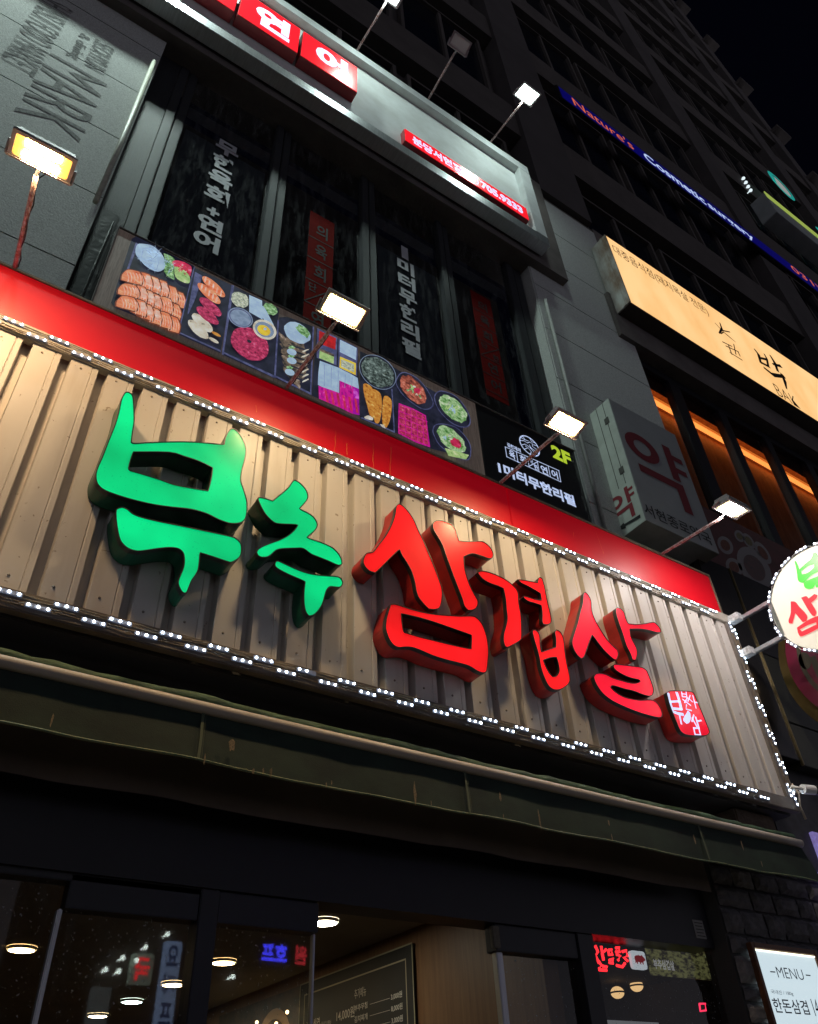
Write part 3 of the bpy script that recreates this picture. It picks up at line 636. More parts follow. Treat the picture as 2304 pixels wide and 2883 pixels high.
def string(label, starts, vertical=False, dead=()):
    t = thing('light_string', starts[0], label, 'string of lights', 'white light strings round the shop sign')
    o = Vector(starts[0])
    for i, s in enumerate(starts):
        s = Vector(s); c = s - o
        c += Vector((0, 0, -.035)) if vertical else Vector((.035, 0, 0))
        mo = bpy.data.objects.new('light_module', modm); C.collection.objects.link(mo); mo.parent = t; mo.location = c + Vector((0, 0, random.uniform(-.001, .001)))
        mo.rotation_euler = (0, (R(90) if vertical else 0) + random.uniform(-.012, .012), 0)
        if i in dead: continue
        add_leds(mo, (-1, 0) if i == 9 and not vertical and s.z < 3.3 and s.z > 3.28 else (-1, 0, 1))
    cm = MB(); a, b = Vector(starts[0]), Vector(starts[-1]); N = len(starts) * 3
    for q in (-.006, .007):
        off = Vector((q, 0, 0)) if vertical else Vector((0, 0, q))
        cm.tube([a.lerp(b, i / N) + off + Vector((0, -.004 + .003 * math.sin(i * 1.3), .003 * math.sin(i * .9 + q * 900))) for i in range(N + 1)], .0019, 5)
    cm.obj('cable', cab, t)
    return t
Y0 = YS - .013
string('lower of the two white light strings along the top of the corrugated panel', [(-.116 - .205 * 4 + i * .2045, Y0, 4.642) for i in range(28)])
string('upper of the two white light strings along the bottom of the red band', [(-.026 - .205 * 4 + i * .2052, Y0, 4.682) for i in range(28)], dead=(10,))
string('lower of the two white light strings along the bottom of the shop sign', [(.232 - .205 * 4 + i * .2055, Y0, 3.263) for i in range(26)])
string('upper of the two white light strings along the bottom of the shop sign', [(.326 - .205 * 4 + i * .2058, Y0, 3.294) for i in range(25)])
string('inner white light string running down the right edge of the shop sign', [(4.892, Y0, 4.623 - i * .2045) for i in range(7)], True)
string('outer white light string running down the right edge of the shop sign', [(4.927, Y0, 4.574 - i * .2045) for i in range(7)], True)

# ================================================================== AWNING UNDER THE SIGN
aw = thing('awning', (1.4, 2.85, 3.0), 'rolled up dark green canvas awning with a cream tube under the shop sign', 'awning')
xe = 4.84
m = MB(); m.tube([(XL + i * (xe - XL) / 30, 2.80, 3.026 + .0008 * math.sin(i * .7)) for i in range(31)], .0245, 14)
m.obj('front_tube', mat('cream_tube', (.46, .41, .36), .45, noise=.35, nscale=10, col2=(.36, .31, .26)), aw, smooth=True)
gc = mat('green_canvas', (.017, .038, .027), .8, noise=.85, nscale=4.5, col2=(.007, .016, .013), bump=.15, bscale=200, stretch=(1, 1, 1.6))
m = MB(); random.seed(3)
N = 90; rr = []
path = []
for i in range(N + 1):
    x = XL + i * (xe - XL) / N
    path.append((x, 2.842, 3.070 + .004 * math.sin(i * .5) + random.uniform(-.002, .002))); rr.append(.026 + random.uniform(-.003, .004))
m.tube(path, rr, 10); m.obj('rolled_canvas', mat('worn_green_canvas', (.055, .12, .06), .7, noise=.95, nscale=26, col2=(.02, .05, .03), bump=.5, bscale=60, stretch=(.4, 1, 1)), aw, smooth=True)
def valance(name, y, zt, zb, xa, xb, amp, mt, par, cols=110, rows=8, lean=0):
    m = MB(); pts = []
    for j in range(rows + 1):
        f = j / rows
        for i in range(cols + 1):
            x = xa + (xb - xa) * i / cols
            wv = amp * f * (math.sin(x * 5.1) + .6 * math.sin(x * 11.7 + 1) + .35 * math.sin(x * 23 + 2))
            zz = zt + (zb - zt) * f + f * (.003 * math.sin(x * 2.9) + .003 * math.sin(x * 8.3))
            pts.append((x + lean * f * max(0, (i - cols * .97) / (cols * .03)), y + wv - .01 * f, zz))
    fs = [(j * (cols + 1) + i, j * (cols + 1) + i + 1, (j + 1) * (cols + 1) + i + 1, (j + 1) * (cols + 1) + i) for j in range(rows) for i in range(cols)]
    m.add(pts, fs); return m.obj(name, mt, par, smooth=True)
valance('valance', 2.806, 3.012, 1.6 + .430 * 2.8, XL, xe, .004, gc, aw, lean=.10)
m = MB(); pts = []
N = 300
for i in range(N + 1):
    x = XL + (xe + .09 - XL) * i / N; pts.append((x, 2.797 - .002 + .004 * (math.sin(x * 5.1) + .6 * math.sin(x * 11.7 + 1) + .35 * math.sin(x * 23 + 2)) - .006, 1.6 + .430 * 2.8 + .003 + .003 * math.sin(x * 2.9) + .003 * math.sin(x * 8.3)))
m.tube(pts, .004, 5); m.obj('hem', mat('hem_piping', (.05, .12, .08), .6, noise=.6, nscale=80, col2=(.25, .22, .1)), aw)
valance('inner_flap', 3.05, 3.05, 1.6 + .373 * 3.05, XL, 4.17, .006, mat('brown_flap', (.15, .115, .09), .85, noise=.5, nscale=3), aw)
sm_ = mat('seam_thread', (.075, .10, .06), .7)
for xs_ in [(1316, 2230), (566, 2070), (1990, 2400)]:
    x_ = PY(xs_, 2.79).x; m = MB(); m.stroke([(x_, 2.7955, 3.0), (x_ + .002, 2.789, 2.9), (x_, 2.783, 2.815)], .012); m.stroke([(x_ + .012, 2.7955, 3.0), (x_ + .012, 2.783, 2.815)], .0015); m.obj('canvas_seam', sm_, aw)
# worn spots on the canvas
random.seed(11); wsm = mat('bare_canvas', (.30, .22, .13), .8, noise=.9, nscale=150, col2=(.06, .06, .04))
va = crop(0, 1400, 2.15375); vb = crop(750, 2083, 2.15375); vc = crop(1504, 2083, 2.15375)
wear = [(va((1403, 1505))[0], .016, .03), (va((1240, 1585))[0], .004, .03), (va((1535, 1662))[0], .005, .016), (va((1595, 1662))[0], .004, .018), (va((1640, 1668))[0], .005, .018), (va((315, 1350))[0], .005, .03),
        (vb((900, 330))[0], .008, .055), (vb((1418, 350))[0], .007, .03), (vb((998, 385))[0], .003, .012), (vb((363, 275))[0], .004, .012), (vb((395, 262))[0], .003, .01), (vb((28, 200))[0], .005, .02), (vb((1660, 500))[0], .004, .05), (vb((1437, 465))[0], .003, .012),
        (vc((452, 505))[0], .006, .022), (vc((972, 605))[0], .007, .03), (vc((1260, 640))[0], .006, .03), (vc((1380, 755))[0], .005, .02), (vc((28, 470))[0], .005, .05), (vc((470, 590))[0], .004, .02)]
for p, sx, sz2 in wear:
    c = PY(p, 2.783); n = 9; m = MB()
    m.add([c + Vector((math.cos(2 * math.pi * k / n) * sx * random.uniform(.5, 1.1), -.003, math.sin(2 * math.pi * k / n) * sz2 * random.uniform(.6, 1.1))) for k in range(n)], [tuple(range(n))]); m.obj('worn_spot', wsm, aw)

# ================================================================== FOOD BANNER + BLACK PANEL
BY = 2.95
bn = thing('food_banner', (2.0, BY, 5.0), 'printed food banner of sashimi and meat dishes on wood, above the red band', 'banner')
bz0, bz1 = 5.0, PY((896, 920), BY).z; bx0 = PY((344, 623), BY).x; bxm = PY((1369, 1347), BY).x; bx1 = PY((1667, 1474), BY).x
m = MB(); m.bbox(bx0, bxm, BY, BY + .05, bz0, bz1 + .01, .003)
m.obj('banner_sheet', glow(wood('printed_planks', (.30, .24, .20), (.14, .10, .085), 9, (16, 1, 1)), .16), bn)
m = MB(); m.tube([(bx0 - .005, BY - .004, bz1 + .015), (bx1, BY - .004, bz1 + .015)], .008, 6); m.tube([(bx0 - .006, BY - .004, bz0), (bx0 - .006, BY - .004, bz1)], .006, 6); m.obj('banner_edge', M['concrete'], bn)
def pm(name, c1, c2, sc, k=.62, lo=.38, hi=.60, st=(1, 1, 1)):
    m = pm_(name, c1, c2, sc if sc < 30 else sc * .42, k, lo, hi, st); rp = [n for n in m.node_tree.nodes if n.type == 'VALTORGB'][0].color_ramp
    if name not in ('tray', 'traylip', 'yolk', 'redsauce', 'deep', 'white', 'bowl'):
        e = rp.elements.new(.70); e.color = (*[min(.9, c * 1.5 + .16) for c in c1], 1)
        e = rp.elements.new(.30); e.color = (*[c * .35 for c in c2], 1)
    return m
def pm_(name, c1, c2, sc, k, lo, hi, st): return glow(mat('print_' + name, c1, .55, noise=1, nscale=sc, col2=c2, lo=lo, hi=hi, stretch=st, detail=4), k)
food = [('tray', pm('tray', (.022, .024, .05), (.006, .007, .016), 7)), ('traylip', pm('traylip', (.12, .13, .28), (.05, .055, .14), 20)),
        ('white', pm('white', (.46, .62, .78), (.36, .50, .68), 40)), ('green', pm('green', (.36, .60, .30), (.06, .2, .04), 90)),
        ('pink', pm('pink', (.75, .03, .13), (.45, .02, .06), 60)), ('lime', pm('lime', (.50, .68, .28), (.3, .5, .16), 60)),
        ('salmon', pm('salmon', (.86, .35, .17), (.78, .16, .06), 30, st=(1, 1, 2.6))), ('salmonw', pm('salmonw', (.85, .6, .5), (.8, .36, .24), 60)),
        ('raw', pm('raw', (.66, .05, .16), (.30, .01, .06), 90)), ('bowl', pm('bowl', (.28, .36, .50), (.18, .25, .38), 60)),
        ('yolk', pm('yolk', (.9, .68, .06), (.8, .5, .03), 20)), ('shrimp', pm('shrimp', (.24, .17, .12), (.025, .025, .025), 55)),
        ('mag', pm('magenta', (.75, .01, .33), (.5, .0, .3), 18, st=(3, 1, 1))), ('tempura', pm('tempura', (.78, .36, .06), (.5, .16, .02), 90)),
        ('seaweed', pm('seaweed', (.16, .22, .2), (.008, .014, .012), 110)), ('salad', pm('salad', (.46, .66, .36), (.10, .30, .06), 80)),
        ('meat', pm('meat', (.62, .16, .10), (.16, .03, .02), 70)), ('cream', pm('cream', (.75, .72, .62), (.6, .52, .4), 50)),
        ('deep', pm('deep', (.22, .05, .02), (.08, .02, .01), 20)), ('redbox', pm('redsauce', (.6, .01, .015), (.4, .005, .01), 20)), ('purple', pm('purple', (.45, .0, .42), (.3, .0, .3), 12)), ('shred', pm('shred', (.62, .66, .5), (.3, .34, .28), 120))]
fi = {n: i for i, (n, _) in enumerate(food)}
fp = MB(); layer = [0]
def poly(mt, cr_, pts, lv=1, sm=True):
    fp.m = fi[mt]; layer[0] += 1
    L = [PY(p, BY - .0012 * lv - .00004 * layer[0]) for p in cr_(*pts)]
    if sm: L = smooth_loop(L, 3, 70)
    fp.cap([L])
def ell(mt, cr_, c, a, b, ang=27, lv=1, n=18, rg=0.0):
    ca, sa = math.cos(R(ang)), math.sin(R(ang))
    poly(mt, cr_, [(c[0] + (a * math.cos(t) * ca - b * math.sin(t) * sa) * (1 + random.uniform(-rg, rg)), c[1] + (a * math.cos(t) * sa + b * math.sin(t) * ca) * (1 + random.uniform(-rg, rg))) for t in [2 * math.pi * k / n for k in range(n)]], lv, rg == 0)
FA = crop(300, 550, 3.446); FB = crop(200, 600, 2.15375); FC = crop(576, 900, 2.99132); FD = crop(1000, 900, 4.3075)
poly('tray', FA, [(290,395),(850,685),(700,1335),(80,1090),(45,1040),(245,420)], 1, False)
poly('traylip', FA, [(285,455),(310,470),(215,725),(190,735)], 2, False)
poly('white', FA, [(300,475),(370,470),(450,490),(530,560),(570,640),(570,700),(500,740),(400,700),(310,610),(280,550)], 3)
poly('green', FA, [(555,560),(610,580),(660,620),(650,690),(660,820),(620,800),(560,740),(570,660)], 4)
poly('pink', FA, [(640,640),(690,630),(760,650),(825,695),(815,780),(770,770),(700,720),(650,680)], 4)
poly('lime', FA, [(655,690),(720,700),(790,760),(812,810),(800,850),(740,840),(670,790)], 5)
def slice_(cx, cy, w_, h_, lv, wt=False):
    poly('deep', FA, [(cx - w_ * .58, cy - h_ * .16), (cx - w_ * .2, cy - h_ * .56), (cx + w_ * .40, cy - h_ * .40), (cx + w_ * .62, cy + h_ * .12), (cx + w_ * .48, cy + h_ * .60), (cx - w_ * .1, cy + h_ * .46), (cx - w_ * .63, cy + h_ * .22)], lv - .05)
    poly('salmon', FA, [(cx - w_ * .5, cy - h_ * .18), (cx - w_ * .2, cy - h_ * .5), (cx + w_ * .35, cy - h_ * .36), (cx + w_ * .55, cy + h_ * .12), (cx + w_ * .42, cy + h_ * .52), (cx - w_ * .1, cy + h_ * .38), (cx - w_ * .55, cy + h_ * .2)], lv)
    for q in range(5):
        f = -.3 + q * .16
        poly('salmonw', FA, [(cx + w_ * f, cy - h_ * .36 + q * 5), (cx + w_ * (f + .04), cy - h_ * .36 + q * 5), (cx + w_ * (f + .14), cy + h_ * .05), (cx + w_ * (f + .09), cy + h_ * .36), (cx + w_ * (f + .06), cy + h_ * .34), (cx + w_ * (f + .09), cy + h_ * .03)], lv + .4)
    if wt: poly('salmonw', FA, [(cx + w_ * .12, cy - h_ * .35), (cx + w_ * .42, cy - h_ * .28), (cx + w_ * .40, cy + h_ * .3), (cx + w_ * .12, cy + h_ * .2)], lv + .5)
for r_, (row, lv) in enumerate([([(690,1010),(615,955),(525,900),(445,865),(365,830),(250,790)], 3), ([(645,1125),(565,1065),(455,1030),(390,995),(320,955),(215,925)], 4), ([(635,1250),(555,1210),(455,1170),(380,1130),(315,1090),(200,1045)], 5)]):
    for i, (cx, cy) in enumerate(row): slice_(cx, cy, 150 if i < 5 else 190, 165 if i < 5 else 140, lv + .1 * i, i in (2, 3, 4))
poly('tray', FA, [(855,700),(1225,875),(1105,1530),(700,1350)], 1, False)
for a in ([(848,690),(858,694),(700,1350),(688,1345)], [(1212,868),(1228,876),(1135,1530),(1120,1524)], [(705,1335),(720,1330),(1105,1500),(1110,1520)]): poly('traylip', FA, a, 2, False)
poly('traylip', FA, [(860,740),(930,780),(870,980),(800,1140),(790,1120)], 1.6)
ell('salmon', FA, (1040,885), 145, 42, 42, 3); ell('salmon', FA, (995,950), 145, 44, 42, 3)
for q in range(5): ell('salmonw', FA, (960 + q * 38, 815 + q * 34), 9, 30, 10, 4); ell('salmonw', FA, (925 + q * 36, 885 + q * 32), 9, 30, 10, 4)
ell('raw', FA, (1010,1080), 132, 46, 40, 3, rg=.04); ell('raw', FA, (980,1165), 132, 48, 38, 3.5, rg=.04)
ell('cream', FA, (930,1235), 130, 48, 42, 3, rg=.03); ell('cream', FA, (890,1300), 130, 48, 42, 3.5, rg=.03)
ell('tempura', FA, (1065,1345), 50, 13, 28, 4); ell('cream', FA, (1040,1405), 55, 16, 30, 3)
poly('tray', FB, [(988,440),(1262,578),(1232,1000),(918,858)], 1, False)
for a in ([(980,435),(990,440),(925,860),(915,855)], [(925,850),(930,842),(1235,985),(1235,1000)]): poly('traylip', FB, a, 2, False)
ell('shred', FA, (1295,1010), 95, 68, 35, 3, rg=.09); poly('white', FA, [(1385,965),(1510,1020),(1515,1205),(1385,1130)], 3, False)
ell('green', FA, (1585,1105), 75, 52, 30, 3, rg=.14); poly('white', FA, [(1500,1060),(1540,1100),(1625,1260),(1590,1250),(1510,1180)], 3)
ell('bowl', FA, (1300,1185), 128, 88, 28, 4); ell('traylip', FA, (1300,1185), 118, 80, 28, 4.3); ell('bowl', FA, (1302,1187), 108, 72, 28, 4.6)
ell('cream', FA, (1535,1302), 122, 88, 30, 4); ell('bowl', FA, (1533,1302), 98, 68, 30, 4.4); ell('yolk', FA, (1527,1308), 68, 46, 30, 4.8); ell('white', FA, (1540,1295), 16, 13, 0, 5.2)
ell('raw', FA, (1390,1440), 205, 140, 36, 3, n=26, rg=.04); ell('tray', FA, (1385,1415), 24, 14, 30, 4, rg=.1)
poly('tray', FC, [(628,8),(922,58),(895,632),(588,488)], 1, False)
poly('tray', FC, [(628,-20),(700,-25),(922,60),(628,10)], 1, False)
for a in ([(615,0),(628,5),(600,490),(585,485)], [(912,55),(924,60),(900,635),(888,628)], [(590,480),(600,470),(895,615),(893,632)]): poly('traylip', FC, a, 2, False)
ell('shrimp', FC, (775,300), 85, 235, -8, 2.5, n=24, rg=.10)
for q in range(7): ell('shrimp', FC, (700 + q * 6, 200 + q * 48), 20, 120, -38, 3, rg=.1); ell('tray', FC, (790 + q * 4, 235 + q * 45), 95, 7, 18, 3.2); ell('cream', FC, (850, 260 + q * 42), 34, 7, -25, 3.3, rg=.2)
ell('white', FC, (780,110), 120, 78, 30, 4, rg=.05); ell('green', FC, (830,95), 70, 34, 45, 5, rg=.2)
for cx, cy in ((735,272),(735,345),(718,442)): ell('white', FC, (cx, cy), 42, 26, 20, 5); ell('green', FC, (cx - 2, cy - 38), 26, 16, 0, 4.8, rg=.3)
poly('tray', FC, [(945,72),(1290,240),(1310,812),(903,640)], 1, False)
for a, mt in (([(950,70),(1120,150),(1112,385),(945,320)], 'traylip'), ([(1130,155),(1290,235),(1285,475),(1128,405)], 'traylip')): poly(mt, FC, a, 2, False)
poly('redbox', FC, [(968,92),(1108,156),(1102,252),(962,198)], 3, False); poly('lime', FC, [(972,240),(1092,292),(1088,372),(966,322)], 3, False); poly('shrimp', FC, [(972,240),(1092,292),(1091,312),(971,262)], 3.2, False)
poly('white', FC, [(1142,168),(1282,238),(1276,340),(1140,272)], 3, False); poly('yolk', FC, [(1142,310),(1276,366),(1274,466),(1136,402)], 3, False)
poly('shred', FC, [(1150,330),(1260,375),(1262,445),(1150,395)], 3.4)
poly('white', FC, [(972,345),(1040,370),(1120,400),(1240,460),(1290,490),(1302,582),(1205,545),(1135,512),(1135,618),(1040,590),(955,548),(960,440)], 3, False)
for q in range(5): poly('bowl', FC, [(1010 + q * 58, 375 + q * 26), (1014 + q * 58, 377 + q * 26), (1010 + q * 58, 560 + q * 5), (1006 + q * 58, 558 + q * 5)], 3.5, False)
poly('mag', FC, [(960,555),(1140,618),(1138,512),(1300,582),(1306,805),(1240,790),(1150,745),(965,665)], 3.3, False)
poly('purple', FC, [(1255,565),(1300,582),(1306,805),(1250,792)], 3.8, False)
for q in range(6): poly('pink', FC, [(1010 + q * 50, 590 + q * 14), (1030 + q * 50, 598 + q * 14), (1048 + q * 50, 700 + q * 18), (1028 + q * 50, 690 + q * 18)], 4, False)
poly('tray', FD, [(60,380),(190,440),(440,560),(960,870),(1310,1080),(1310,1400),(1300,1660),(905,1560),(560,1400),(480,1370),(60,1200)], 1, False)
for a in ([(440,840),(455,842),(485,1372),(470,1372)], [(60,1190),(90,1185),(470,1350),(475,1370)]): poly('traylip', FD, a, 2, False)
ell('bowl', FD, (275,635), 252, 178, 40, 3, n=26); ell('tray', FD, (275,635), 245, 171, 40, 3.3, n=26); ell('seaweed', FD, (275,635), 225, 152, 40, 3.8, n=26, rg=.05)
for pts in ([(100,785),(150,780),(210,830),(220,960),(240,1100),(225,1190),(180,1160),(150,1050),(110,900)], [(190,850),(250,850),(310,900),(325,1000),(320,1130),(290,1250),(245,1250),(215,1140),(200,1000)], [(345,940),(395,925),(440,975),(445,1080),(420,1230),(380,1310),(335,1260),(330,1120)]): poly('tempura', FD, pts, 4)
poly('cream', FD, [(110,1180),(160,1160),(220,1190),(210,1220),(130,1200)], 4.5); poly('cream', FD, [(300,1265),(350,1275),(375,1320),(330,1300)], 4.5)
for pts, inner in (([(500,720),(545,650),(620,638),(760,710),(880,850),(955,1010),(905,1085),(790,1075),(600,935),(500,790)], 'm'), ([(958,940),(1010,865),(1100,870),(1230,930),(1340,1060),(1400,1200),(1385,1290),(1290,1305),(1150,1240),(1010,1090)], 's'), ([(942,1320),(980,1268),(1080,1262),(1220,1300),(1330,1400),(1405,1530),(1400,1670),(1350,1705),(1200,1650),(1030,1530),(950,1390)], 's')):
    cx = sum(p[0] for p in pts) / len(pts); cy = sum(p[1] for p in pts) / len(pts)
    sc = lambda f: [(cx + (x - cx) * f, cy + (y - cy) * f) for x, y in pts]
    poly('traylip', FD, pts, 3); poly('tray', FD, sc(.95), 3.4)
    fdm = 'meat' if inner == 'm' else 'salad'
    ell(fdm, FD, (cx, cy), 215, 105, 48 if inner == 'm' else 44, 4, n=26, rg=.07)
    for q in range(14):
        an = random.uniform(0, 6.28); r2 = random.uniform(.1, .8); ox, oy = 170 * r2 * math.cos(an), 80 * r2 * math.sin(an)
        ell(random.choice(['cream', 'lime', 'green'] if inner == 'm' else ['shred', 'lime', 'white', 'green']), FD, (cx + ox * .7 - oy * .7, cy + ox * .7 + oy * .7), random.uniform(12, 34), random.uniform(6, 14), random.uniform(0, 180), 4.5 + q * .03, n=8)
ell('pink', FD, (755,860), 40, 34, 0, 5.5, rg=.1); ell('pink', FD, (1225,1500), 72, 46, 45, 5.5, rg=.2)
for q in range(6): poly('lime', FD, [(1090 + q * 8, 1555 + q * 16), (1380 - q * 6, 1640 + q * 9), (1378 - q * 6, 1650 + q * 9), (1092 + q * 8, 1570 + q * 16)], 5.2, False)
poly('mag', FD, [(530,1010),(700,1075),(860,1160),(885,1350),(912,1548),(740,1490),(525,1380),(525,1200)], 3, False)
poly('raw', FD, [(540,1030),(700,1090),(850,1168),(875,1350),(890,1520),(740,1470),(535,1370)], 3.3, False)
for q in range(4): poly('mag', FD, [(600 + q * 72, 1050 + q * 32), (606 + q * 72, 1052 + q * 32), (622 + q * 72, 1400 + q * 32), (614 + q * 72, 1398 + q * 32)], 3.8, False)
for q in range(4): poly('mag', FD, [(530, 1100 + q * 75), (880, 1235 + q * 75), (880, 1243 + q * 75), (530, 1110 + q * 75)], 3.8, False)
def strands(mts, cr_, c, a, b, ang, n, ln_, wd_, lv, only=None):
    ca, sa = math.cos(R(ang)), math.sin(R(ang))
    for i in range(n):
        t = random.uniform(0, 6.283); q = math.sqrt(random.random()) * .93; x, y = a * q * math.cos(t), b * q * math.sin(t)
        px, py = c[0] + x * ca - y * sa, c[1] + x * sa + y * ca; d = random.uniform(0, 3.14); l_ = ln_ * random.uniform(.5, 1.3); w_ = wd_ * random.uniform(.5, 1.3)
        dx, dy, nx_, ny_ = math.cos(d) * l_ / 2, math.sin(d) * l_ / 2, -math.sin(d) * w_ / 2, math.cos(d) * w_ / 2; bx_, by_ = nx_ * random.uniform(-2.5, 2.5), ny_ * random.uniform(-2.5, 2.5)
        fp.m = fi[random.choice(mts)]; yq = BY - .0012 * lv - .00002 * i
        P6 = [PY(p, yq) for p in cr_((px - dx, py - dy), (px + bx_ + nx_, py + by_ + ny_), (px + dx, py + dy), (px + bx_ - nx_, py + by_ - ny_))]
        fp.add(P6, [(0, 1, 2, 3)])
strands(['pink', 'raw', 'cream', 'deep', 'pink'], FA, (1390,1440), 190, 128, 36, 150, 46, 9, 5)
strands(['pink', 'raw', 'cream', 'deep'], FA, (1010,1080), 120, 38, 40, 40, 30, 8, 5); strands(['pink', 'raw', 'cream', 'deep'], FA, (980,1165), 120, 40, 38, 40, 30, 8, 5)
strands(['shred', 'cream', 'green', 'white'], FA, (1295,1010), 90, 62, 35, 70, 50, 5, 5); strands(['green', 'lime', 'seaweed'], FA, (1590,1110), 78, 55, 30, 60, 34, 9, 5); strands(['green', 'lime', 'white', 'seaweed'], FA, (610,690), 45, 110, 0, 45, 60, 7, 5.5)
strands(['pink', 'redbox', 'cream'], FA, (735,700), 85, 50, 40, 30, 40, 10, 5.6); strands(['white', 'bowl'], FA, (430,600), 150, 110, 35, 40, 120, 5, 5); strands(['cream', 'bowl', 'white'], FA, (1300,1185), 95, 60, 28, 40, 26, 6, 5.2)
strands(['cream', 'white', 'tempura'], FA, (930,1235), 110, 36, 42, 16, 26, 6, 5); strands(['cream', 'white', 'tempura'], FA, (890,1300), 110, 36, 42, 16, 26, 6, 5)
strands(['shrimp', 'tray', 'bowl', 'cream', 'shrimp', 'deep'], FC, (775,330), 95, 215, -6, 120, 70, 8, 5); strands(['green', 'white', 'lime'], FC, (800,110), 95, 55, 30, 35, 40, 7, 6)
strands(['yolk', 'cream', 'lime'], FC, (1205,390), 58, 55, 20, 50, 16, 7, 5); strands(['lime', 'shrimp', 'yolk'], FC, (1030,310), 52, 40, 20, 30, 16, 6, 5)
strands(['seaweed', 'tray', 'bowl', 'white', 'seaweed'], FD, (275,635), 210, 140, 40, 150, 36, 9, 5.5)
for c_, a_, b_2 in (((180,980), 60, 170), ((262,1050), 55, 170), ((390,1110), 42, 160)): strands(['tempura', 'yolk', 'deep', 'cream', 'tempura'], FD, c_, a_, b_2, -12, 60, 18, 10, 5)
strands(['meat', 'cream', 'deep', 'redbox', 'lime', 'meat'], FD, (735,880), 195, 90, 48, 110, 46, 12, 5.4); strands(['salad', 'white', 'lime', 'green', 'shred', 'bowl'], FD, (1185,1080), 195, 95, 44, 130, 52, 8, 5.4); strands(['salad', 'white', 'lime', 'green', 'cream'], FD, (1150,1440), 185, 95, 44, 110, 50, 8, 5.4)
strands(['raw', 'cream', 'pink', 'deep'], FD, (710,1290), 165, 190, 20, 110, 30, 5, 5.4)
strands(['deep', 'salmonw', 'cream'], FA, (440,1020), 270, 150, 25, 90, 40, 5, 7); strands(['salmonw', 'deep'], FA, (1015,920), 130, 60, 42, 24, 30, 5, 5)
for (x_, y_) in ((520,560), (1200,790), (1640,1080)): pass
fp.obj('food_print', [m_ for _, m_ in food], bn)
bp = thing('black_panel_sign', ((bxm + bx1) / 2, BY, 5.0), 'black sign panel reading 2F right of the printed food dishes', 'sign')
m = MB(); m.bbox(bxm + .002, bx1, BY - .002, BY + .05, bz0, bz1 + .03, .003); m.obj('panel', mat('black_print', (.014, .013, .014), .4, noise=.3, nscale=6), bp)
wh = emit('white_print_lit', (.52, .62, .90), .82); yg = emit('lime_print_lit', (.52, .70, .04), .70)
D4 = crop(1300, 1100, 4.3075); yy = BY - .004
m = MB(); ty(m, '1미터무한리필', yy, D4((440, 900))[0], D4((1385, 1380))[0], D4((470, 868))[0], D4((500, 1015))[0], .04)
m.obj('slogan', wh, bp); m = MB(); ty(m, '김천재의', yy, D4((552, 650))[0], D4((718, 730))[0], D4((590, 645))[0], D4((600, 695))[0], .03)
def ln(ww, a, b, cr_=D4): m.stroke([PY(p, yy) for p in cr_(a, b)], ww)
for a, b in [((530,680),(1180,968)), ((550,800),(1205,1105)), ((530,680),(550,800)), ((1180,968),(1205,1105)), ((665,740),(685,865)), ((800,798),(820,918)), ((920,858),(940,978)), ((1052,915),(1078,1040)), ((822,915),(920,862))]: ln(.0065, a, b)
for ch, l, r_, t_, b_ in [('육',(575,740),(650,790),(610,728),(612,818)), ('회',(705,800),(780,840),(735,785),(745,870)), ('단',(835,850),(868,865),(850,838),(850,878)), ('한',(880,920),(930,945),(905,900),(905,958)), ('연',(960,930),(1045,975),(1000,915),(1000,1005)), ('어',(1090,985),(1165,1020),(1125,968),(1130,1058))]: ty(m, ch, yy, *D4(l, r_, t_, b_), .025)
m.obj('name_boxes', wh, bp); m = MB()
# round emblem of a fish and a bull drawn in line
cl, cr2 = PY(D4((700, 600))[0], yy), PY(D4((950, 735))[0], yy); cc = (cl + cr2) / 2; rd = abs(cr2.x - cl.x) / 2
m.disc(cc, (1, 0, 0), (0, 0, 1), rd, 36, rd * .90)
def em(*pts): m.stroke([cc + Vector((x * rd, 0, z_ * rd)) for x, z_ in pts], .006)
em((-.9,.1),(-.5,.28),(-.2,.2),(.1,.45),(.35,.4),(.3,.1),(.6,0),(.88,-.1)); em((-.55,.75),(-.35,.45),(-.05,.5)); em((.2,.9),(.3,.6),(.62,.65)); em((-.8,-.3),(-.45,-.05),(0,-.15),(.35,-.5),(.5,-.8)); em((-.6,-.65),(-.2,-.3),(.05,-.6),(-.1,-.95)); em((-.45,-.25),(-.35,-.3)); em((.1,-.15),(.5,-.3),(.85,-.4)); em((-.75,.5),(-.4,.45)); em((.0,.1),(.1,-.2)); em((.45,.35),(.8,.4))
m.obj('round_emblem', wh, bp)
m = MB(); ty(m, '2F', yy, D4((1088, 700))[0], D4((1325, 830))[0], D4((1110, 660))[0], D4((1245, 872))[0], .045); m.obj('floor_number', yg, bp)
m = MB(); m.tube([(bx1 + .006, BY - .01, bz0), (bx1 + .006, BY - .01, bz1 + .03)], .006, 6); m.obj('edge_strip', M['alu_bright'], bp)
# dark cover box left of the banner
m = MB(); m.bbox(-.02, bx0 - .015, 3.0, 3.16, 5.0, 6.22, .01); m.tube([(.03, 2.99, 5.0), (.035, 2.985, 5.5), (.05, 2.99, 6.1)], .006, 6)
tag(m.obj('cover_sheet', mat('black_plastic', (.012, .014, .018), .3, noise=.5, nscale=10, bump=.5, bscale=12)), 'black plastic cover between the stone pier and the left end of the food banner', 'cover')

